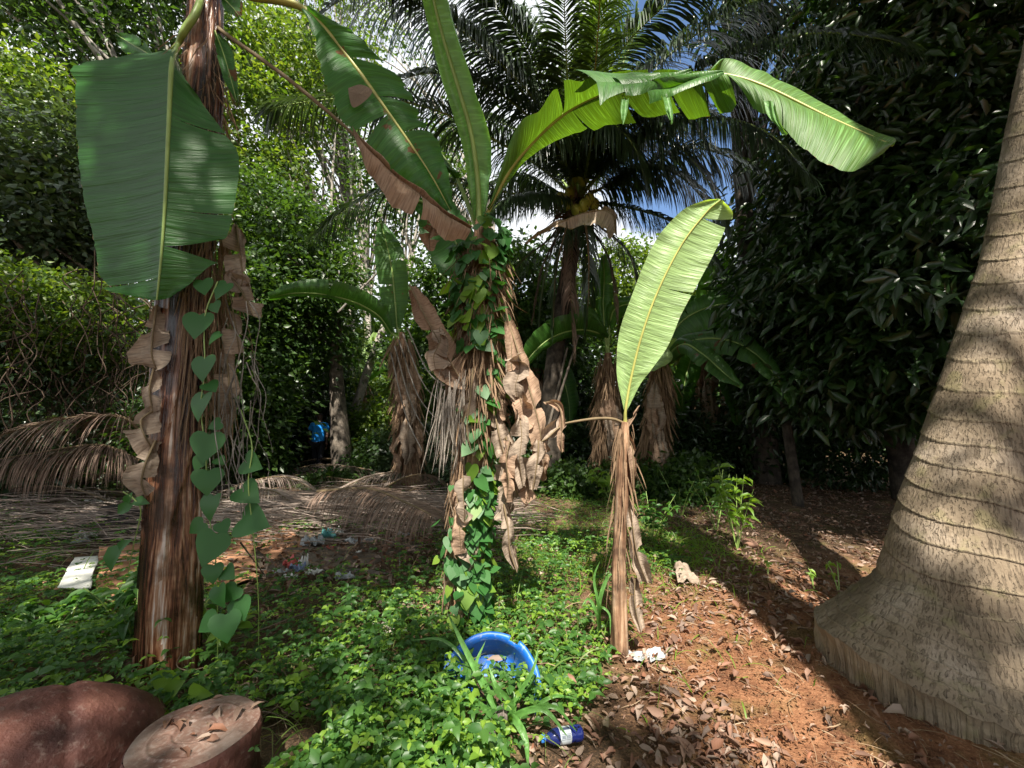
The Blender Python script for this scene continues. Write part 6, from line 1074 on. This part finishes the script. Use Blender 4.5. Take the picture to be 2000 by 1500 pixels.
for (px, py, lab, s) in [(1465, 1068, 'pinkish stone by the foot of the bright sapling', .10), (1180, 1210, 'small brown stone near the sucker', .04), (1130, 930, 'flat brown stone behind the sucker', .14)]:
    c = G(px, py); mb = MB(); N1 = SN(px, 4, .9); u = np.linspace(0, np.pi, 20)[:, None]; v = np.linspace(0, 2*np.pi, 28, endpoint=False)[None]; V = np.stack([np.sin(u)*np.cos(v), np.sin(u)*np.sin(v), .6*np.cos(u)*np.ones_like(v)], -1); V = V*(1+.25*N1(V*.4))[..., None]*s
    mb.add(V.reshape(-1, 3)+c+[0, 0, s*.3], grid_faces(20, 28, True)); MT.setdefault('stone', plain('stone', (.30, .17, .12), .85, .2, .3, 14, .01)); tag(mb.build('stone', MT['stone']), lab, 'stone', 'stones')
husk = nut(None, G(792, 1215)+np.array([0, 0, .08]), .085, 'husk', (1.2, .3), 'coconut_husk'); tag(husk, 'dark old coconut husk beside the middle banana trunk', 'coconut husk')
def spathe(label, a, b, wid, depth, mat, roll=0, up=None):
    a = np.array(a); b = np.array(b); n, k = 50, 16; t = np.linspace(0, 1, n); C = a+(b-a)*t[:, None]; C[:, 2] += .04*np.sin(np.pi*t); T = nrm(b-a); s_ = nrm(np.cross(T, [0, 0, 1.])) if up is None else nrm(np.array(up)); n_ = np.cross(s_, T); ww = wid*np.sin(np.pi*np.clip(t, .02, .99))**.7*(1-.3*t)
    q = np.linspace(-1, 1, k); ang = q*1.25; V = C[:, None]+ww[:, None, None]*(np.sin(ang)[None, :, None]*s_+(-(1-np.cos(ang)))[None, :, None]*n_*depth); mb = MB()
    mb.add(V, grid_faces(n, k), np.stack(np.broadcast_arrays(q[None]*.5+.5, t[:, None]*.3), -1)); o = mb.build('palm_spathe', MT[mat]); x = o.modifiers.new('thick', 'SOLIDIFY'); x.thickness = .008; return tag(o, label, 'palm spathe', 'woody coconut spathes')
MT['spathe'] = stem_mat('spathe_wood', [(.34, (.05, .04, .035)), (.5, (.16, .13, .11)), (.68, (.30, .26, .23))], .7, (5, 2)); 
spathe('grey boat shaped palm spathe lying across the litter patch', G(598, 1132)+[0, 0, .07], G(765, 1130)+[0, 0, .05], .07, 1, 'spathe')
spathe('dark tapering spathe sticking up out of the creepers at the bottom edge', G(925, 1530)+[0, 0, -.02], G(985, 1475)+[0, .02, .22], .075, 1, 'spathe')
# grass clump in front of tub
def blades(name, label, cat, base, specs, mat, wid, group=None, rib=True):
    o = thing(name, base, label, cat, group)
    for (pts, w_) in specs:
        q = [base]+[P(*p) for p in pts]; C = catmull(q, 26); T = nrm(np.gradient(C, axis=0)); sd_ = nrm(np.cross(T, np.array([.1, -1, .35]))); t = np.linspace(0, 1, 26); ww = w_*np.sin(np.pi*np.clip(.18+.82*t, 0, 1))**.75
        nn = np.cross(sd_, T); V = np.stack([C-sd_*ww[:, None]+nn*ww[:, None]*.35, C, C+sd_*ww[:, None]+nn*ww[:, None]*.35], 1); mb = MB(); mb.add(V, grid_faces(26, 3), np.stack(np.broadcast_arrays(np.array([0, .5, 1.])[None], t[:, None]*.4), -1)); mb.build('blade', MT[mat], o)
    return o
MT['blade'] = banana_mat('grass_blade', (.09, .22, .05), (.11, .24, .05), .35, 0, 40, .4)
gbase = G(985, 1420)
blades('grass_clump', 'clump of broad long bladed grass in front of the blue tub', 'grass', gbase, [([(940, 1330, 2.3), (905, 1260, 2.35), (872, 1192, 2.4)], .016), ([(930, 1370, 2.2), (870, 1345, 2.2), (812, 1368, 2.2)], .014), ([(930, 1320, 2.4), (870, 1252, 2.5), (802, 1250, 2.5)], .011),
    ([(1000, 1400, 2.1), (1060, 1385, 2.05), (1110, 1440, 2.0)], .015), ([(1010, 1395, 2.15), (1080, 1380, 2.1), (1128, 1430, 2.1)], .012), ([(1000, 1400, 2.05), (1025, 1440, 1.95), (1032, 1505, 1.9)], .017), ([(975, 1400, 2.05), (985, 1450, 1.95), (990, 1500, 1.9)], .014),
    ([(950, 1340, 2.3), (930, 1300, 2.3), (948, 1252, 2.35)], .012), ([(1010, 1360, 2.25), (1040, 1310, 2.25), (1052, 1262, 2.3)], .011), ([(1000, 1380, 2.2), (970, 1340, 2.15), (955, 1300, 2.2)], .013), ([(1030, 1390, 2.25), (1080, 1360, 2.25), (1130, 1365, 2.3)], .010), ([(960, 1390, 2.15), (905, 1375, 2.1), (870, 1410, 2.1)], .010)], 'blade', .01)
blades('grass_clump', 'small maize like grass tuft at the left foot of the slender sucker', 'grass', G(1172, 1250), [([(1170, 1180, 2.95), (1185, 1130, 2.95), (1198, 1120, 2.95)], .014), ([(1165, 1200, 2.95), (1150, 1170, 2.95), (1135, 1185, 2.9)], .010), ([(1172, 1190, 2.95), (1190, 1200, 2.9), (1192, 1240, 2.88)], .008), ([(1168, 1180, 2.95), (1160, 1130, 2.95), (1172, 1095, 2.95)], .010)], 'blade', .01)
def sapling(label, px, py, top, n, size, seed, mat='f_gc2', nst=4, wid=.32, grp='saplings and weeds', spread=.16, name='sapling'):
    g = G(px, py); r = np.random.default_rng(seed); o = thing(name, g, label, 'sapling' if name == 'sapling' else 'weed', grp); H = P(px, top, g[1])[2]; sb = MB(); pos = []; dirs = []
    for s in range(nst):
        a = r.uniform(0, 6.28); e = g+np.array([math.cos(a)*spread, math.sin(a)*spread, H*r.uniform(.7, 1)]); C = catmull([g, (g+e)/2+[0, 0, .05], e], 20); tube(sb, [g, (g+e)/2+[0, 0, .05], e], [.006, .003], 16, 5, cap=False)
        for q in range(n): t = r.uniform(.3, 1); c = C[int(t*19)]; b = r.uniform(0, 6.28); pos.append(c); dirs.append([math.cos(b), math.sin(b), r.uniform(-.5, .5)])
    mb = MB(); pos = np.array(pos); dirs = np.array(dirs); nn = r.normal(size=pos.shape)*.3+[0, -.3, 1]; scatter(mb, 'leaf', pos, dirs, nn, size*r.uniform(.7, 1.2, len(pos)), wid, r.uniform(-.6, .1, len(pos)))
    mb.build('leaves', MT[mat], o); sb.build('stem', MT['rib'], o)
sapling('bright green sapling with narrow drooping leaves left of the leaf strewn floor', 1440, 1075, 905, 11, .17, 1, nst=6, spread=.2)
sapling('tiny seedling with a few leaves standing on the sunlit part of the path litter', 1640, 1165, 1098, 3, .10, 2, nst=2, spread=.12)
sapling('second darker sapling just behind the bright one', 1400, 1040, 900, 12, .13, 3, 'f_gc', 6, .35, spread=.35)
sapling('broad leaved weed left of the foot of the wet brown trunk', 235, 1235, 1080, 9, .17, 4, 'f_gc', 6, .38, spread=.22, name='weed')
sapling('broad leaved weed between the white board and the wet brown trunk', 262, 1280, 1150, 8, .14, 5, 'f_gc', 5, .45, spread=.18, name='weed')
sapling('leafy weed at the left border in front of the white board', 90, 1260, 1170, 9, .12, 6, 'f_gc', 6, .45, spread=.25, name='weed')
sapling('round leaved weed right of the foot of the wet brown trunk', 430, 1290, 1180, 8, .11, 7, 'f_gc2', 5, .6, spread=.16, name='weed')
sapling('lush weed growing at the foot of the shaggy banana plants', 1195, 985, 910, 10, .17, 8, 'f_gc2', 7, .55, spread=.35, name='weed')
sapling('leafy weed right of the slender sucker behind its hanging dead leaf', 1275, 1060, 960, 10, .12, 9, 'f_gc', 7, .5, spread=.3, name='weed')
sapling('weed left of the mossy bank beyond the slender sucker', 1330, 1010, 920, 10, .12, 10, 'f_gc', 7, .4, spread=.35, name='weed')
sapling('small three leaved weed on the sunlit soil', 1500, 1130, 1100, 4, .06, 11, 'f_gc2', 2, .5, spread=.05, name='weed')
sapling('little weed in the leaf litter right of the sapling', 1590, 1150, 1120, 4, .06, 12, 'f_gc2', 2, .5, spread=.06, name='weed')
# poles, sticks
def stick(label, a, b, r0, mat='twig', name='stick', cat='stick', grp='loose sticks', sag=0):
    mb = MB(); m_ = (np.array(a)+np.array(b))/2+[0, 0, -sag]; tube(mb, [a, m_, b], [r0, r0*.7], 40, 8, lambda s, th, rr: 1+.1*np.sin(s*30)); return tag(mb.build(name, MT[mat]), label, cat, grp)
stick('grey pole leaning left against the coconut trunk', P(1055, 905, 8.6), P(1108, 680, 8.9), .035, 'bark', 'leaning_pole', 'pole', 'leaning poles')
stick('long grey pole crossing the coconut trunk from its right', P(1085, 800, 8.4), P(1130, 655, 8.7), .03, 'bark', 'leaning_pole', 'pole', 'leaning poles')
stick('short pale stake standing in the creepers right of the spathe', G(780, 1125), G(780, 1125)+np.array([0, 0, .24]), .008, 'bark_pale')
stick('pale diagonal branch above the upright leaf of the left far banana plant', P(660, 610, 9.5), P(790, 480, 9.8), .03, 'bark_pale', 'branch', 'branch', 'bare branches')
stick('thin dry stalk slanting across the creepers in front of the wet brown trunk', G(430, 1290)+[0, 0, .1], G(650, 1215)+[0, 0, .15], .005, 'twig')
stick('thin pale stalk leaning right of the wet brown trunk across the cardboard', P(470, 1060, 2.6), G(520, 1150)+[0, 0, .1], .005, 'bark_pale')
r = np.random.default_rng(5)
for i in range(5):
    a = P(795-8*i, 640+12*i, 7.4); b = P(880-14*i, 760+30*i, 7.2); stick(['upper', 'second', 'middle', 'fourth', 'lowest'][i]+' of the bare bent stalks right of the left far banana plant', a, b, .014, 'bark_pale', 'dry_stalk', 'stalk', 'dry stalks by the left far banana plant', .25)

# ================================================================== PERSON
def person():
    g = G(618, 932); s = 1.72; o = thing('person', g, 'person in a bright blue polo shirt and dark trousers walking away under the trees', 'person')
    MT['skin'] = plain('skin', (.055, .030, .02), .5, .4, .1, 20, 0); MT['shirt'] = plain('shirt', (.02, .26, .75), .8, .2, .12, 9, .006); MT['trouser'] = plain('trousers', (.012, .013, .018), .85, .2, .2, 20, .002); MT['hair'] = plain('hair', (.012, .010, .010), .8, .2, .2, 60, .004); MT['shoe'] = plain('shoe', (.03, .028, .026), .7, .3, .2, 20, 0)
    def skin(name, verts, edges, rad, mat, parent=o, root=0, lvl=2):
        m = bpy.data.meshes.new(name); m.from_pydata([tuple(np.array(v)*[-1, 1, 1]) for v in verts], edges, []); ob = bpy.data.objects.new(name, m); COL.objects.link(ob); ob.parent = parent
        md = ob.modifiers.new('skin', 'SKIN'); md.use_smooth_shade = True
        for i, q in enumerate(m.skin_vertices[0].data): q.radius = rad[i]; q.use_root = (i == root)
        sb = ob.modifiers.new('sub', 'SUBSURF'); sb.levels = lvl; sb.render_levels = lvl; m.materials.append(MT[mat]); return ob
    # walking away (+Y); x mirrored in skin(): +x here = viewer's left
    V = [(0, 0, .93), (0, .01, 1.10), (0, .03, 1.28), (0, .05, 1.42), (0, .06, 1.50), (0, .08, 1.58), (0, .09, 1.66), (0, .08, 1.71),
         (.17, .04, 1.40), (.24, -.02, 1.14), (.24, .06, .91), (.24, .09, .83), (-.17, .05, 1.40), (-.25, .0, 1.14), (-.24, -.02, .91), (-.24, .0, .83),
         (.09, 0, .90), (.10, .10, .49), (.09, .02, .09), (.09, .13, .03), (-.09, 0, .90), (-.09, -.02, .50), (-.08, -.22, .13), (-.09, -.12, .04)]
    E = [(0, 1), (1, 2), (2, 3), (3, 4), (4, 5), (5, 6), (6, 7), (3, 8), (8, 9), (9, 10), (10, 11), (3, 12), (12, 13), (13, 14), (14, 15), (0, 16), (16, 17), (17, 18), (18, 19), (0, 20), (20, 21), (21, 22), (22, 23)]
    rd = [(.14, .10), (.135, .095), (.15, .10), (.10, .07), (.055, .055), (.07, .08), (.078, .092), (.05, .06), (.055, .055), (.042, .042), (.03, .03), (.028, .04), (.055, .055), (.042, .042), (.03, .03), (.028, .04), (.085, .085), (.06, .06), (.04, .04), (.035, .03), (.085, .085), (.06, .06), (.04, .04), (.035, .03)]
    skin('body', V, E, rd, 'skin')
    for sx in (1, -1):
        hx = .24*sx; hy = .09 if sx == 1 else .0
        for q in range(4): skin('finger', [(hx, hy-.025+.017*q, .80), (hx-.006*sx, hy-.02+.017*q, .76-.004*(q % 2)), (hx-.018*sx, hy-.018+.017*q, .735)], [(0, 1), (1, 2)], [(.010, .010), (.009, .009), (.007, .007)], 'skin', lvl=1)
        skin('thumb', [(hx-.01*sx, hy+.03, .83), (hx-.02*sx, hy+.05, .80), (hx-.025*sx, hy+.052, .775)], [(0, 1), (1, 2)], [(.011, .011), (.010, .010), (.008, .008)], 'skin', lvl=1)
        skin('ear', [(.088*sx, .08, 1.62), (.094*sx, .07, 1.65)], [(0, 1)], [(.012, .018), (.012, .02)], 'skin', lvl=1)
    V = [(0, 0, .90), (0, .01, 1.08), (0, .03, 1.28), (0, .045, 1.405), (.17, .04, 1.38), (.225, .01, 1.22), (-.17, .05, 1.38), (-.235, .02, 1.22), (0, .055, 1.45)]
    skin('shirt', V, [(0, 1), (1, 2), (2, 3), (3, 4), (4, 5), (3, 6), (6, 7), (3, 8)], [(.185, .135), (.175, .125), (.19, .13), (.14, .10), (.085, .085), (.07, .07), (.085, .085), (.07, .07), (.075, .075)], 'shirt', root=1)
    V = [(0, 0, .94), (.09, 0, .88), (.10, .09, .50), (.09, .02, .12), (-.09, 0, .88), (-.09, -.02, .51), (-.08, -.21, .16)]
    skin('trousers', V, [(0, 1), (1, 2), (2, 3), (0, 4), (4, 5), (5, 6)], [(.165, .12), (.105, .105), (.078, .078), (.06, .06), (.105, .105), (.078, .078), (.06, .06)], 'trouser')
    skin('hair', [(0, .055, 1.62), (0, .08, 1.69)], [(0, 1)], [(.083, .085), (.080, .088)], 'hair')
    for sx in (1, -1): skin('shoe', [(.09*sx, (.0 if sx == 1 else -.24), .045), (.09*sx, (.16 if sx == 1 else -.10), .035)], [(0, 1)], [(.045, .045), (.042, .032)], 'shoe')
    # face (seen only from the far side)
    skin('nose', [(0, .17, 1.645), (0, .19, 1.625)], [(0, 1)], [(.012, .012), (.015, .012)], 'skin', lvl=1)
person()
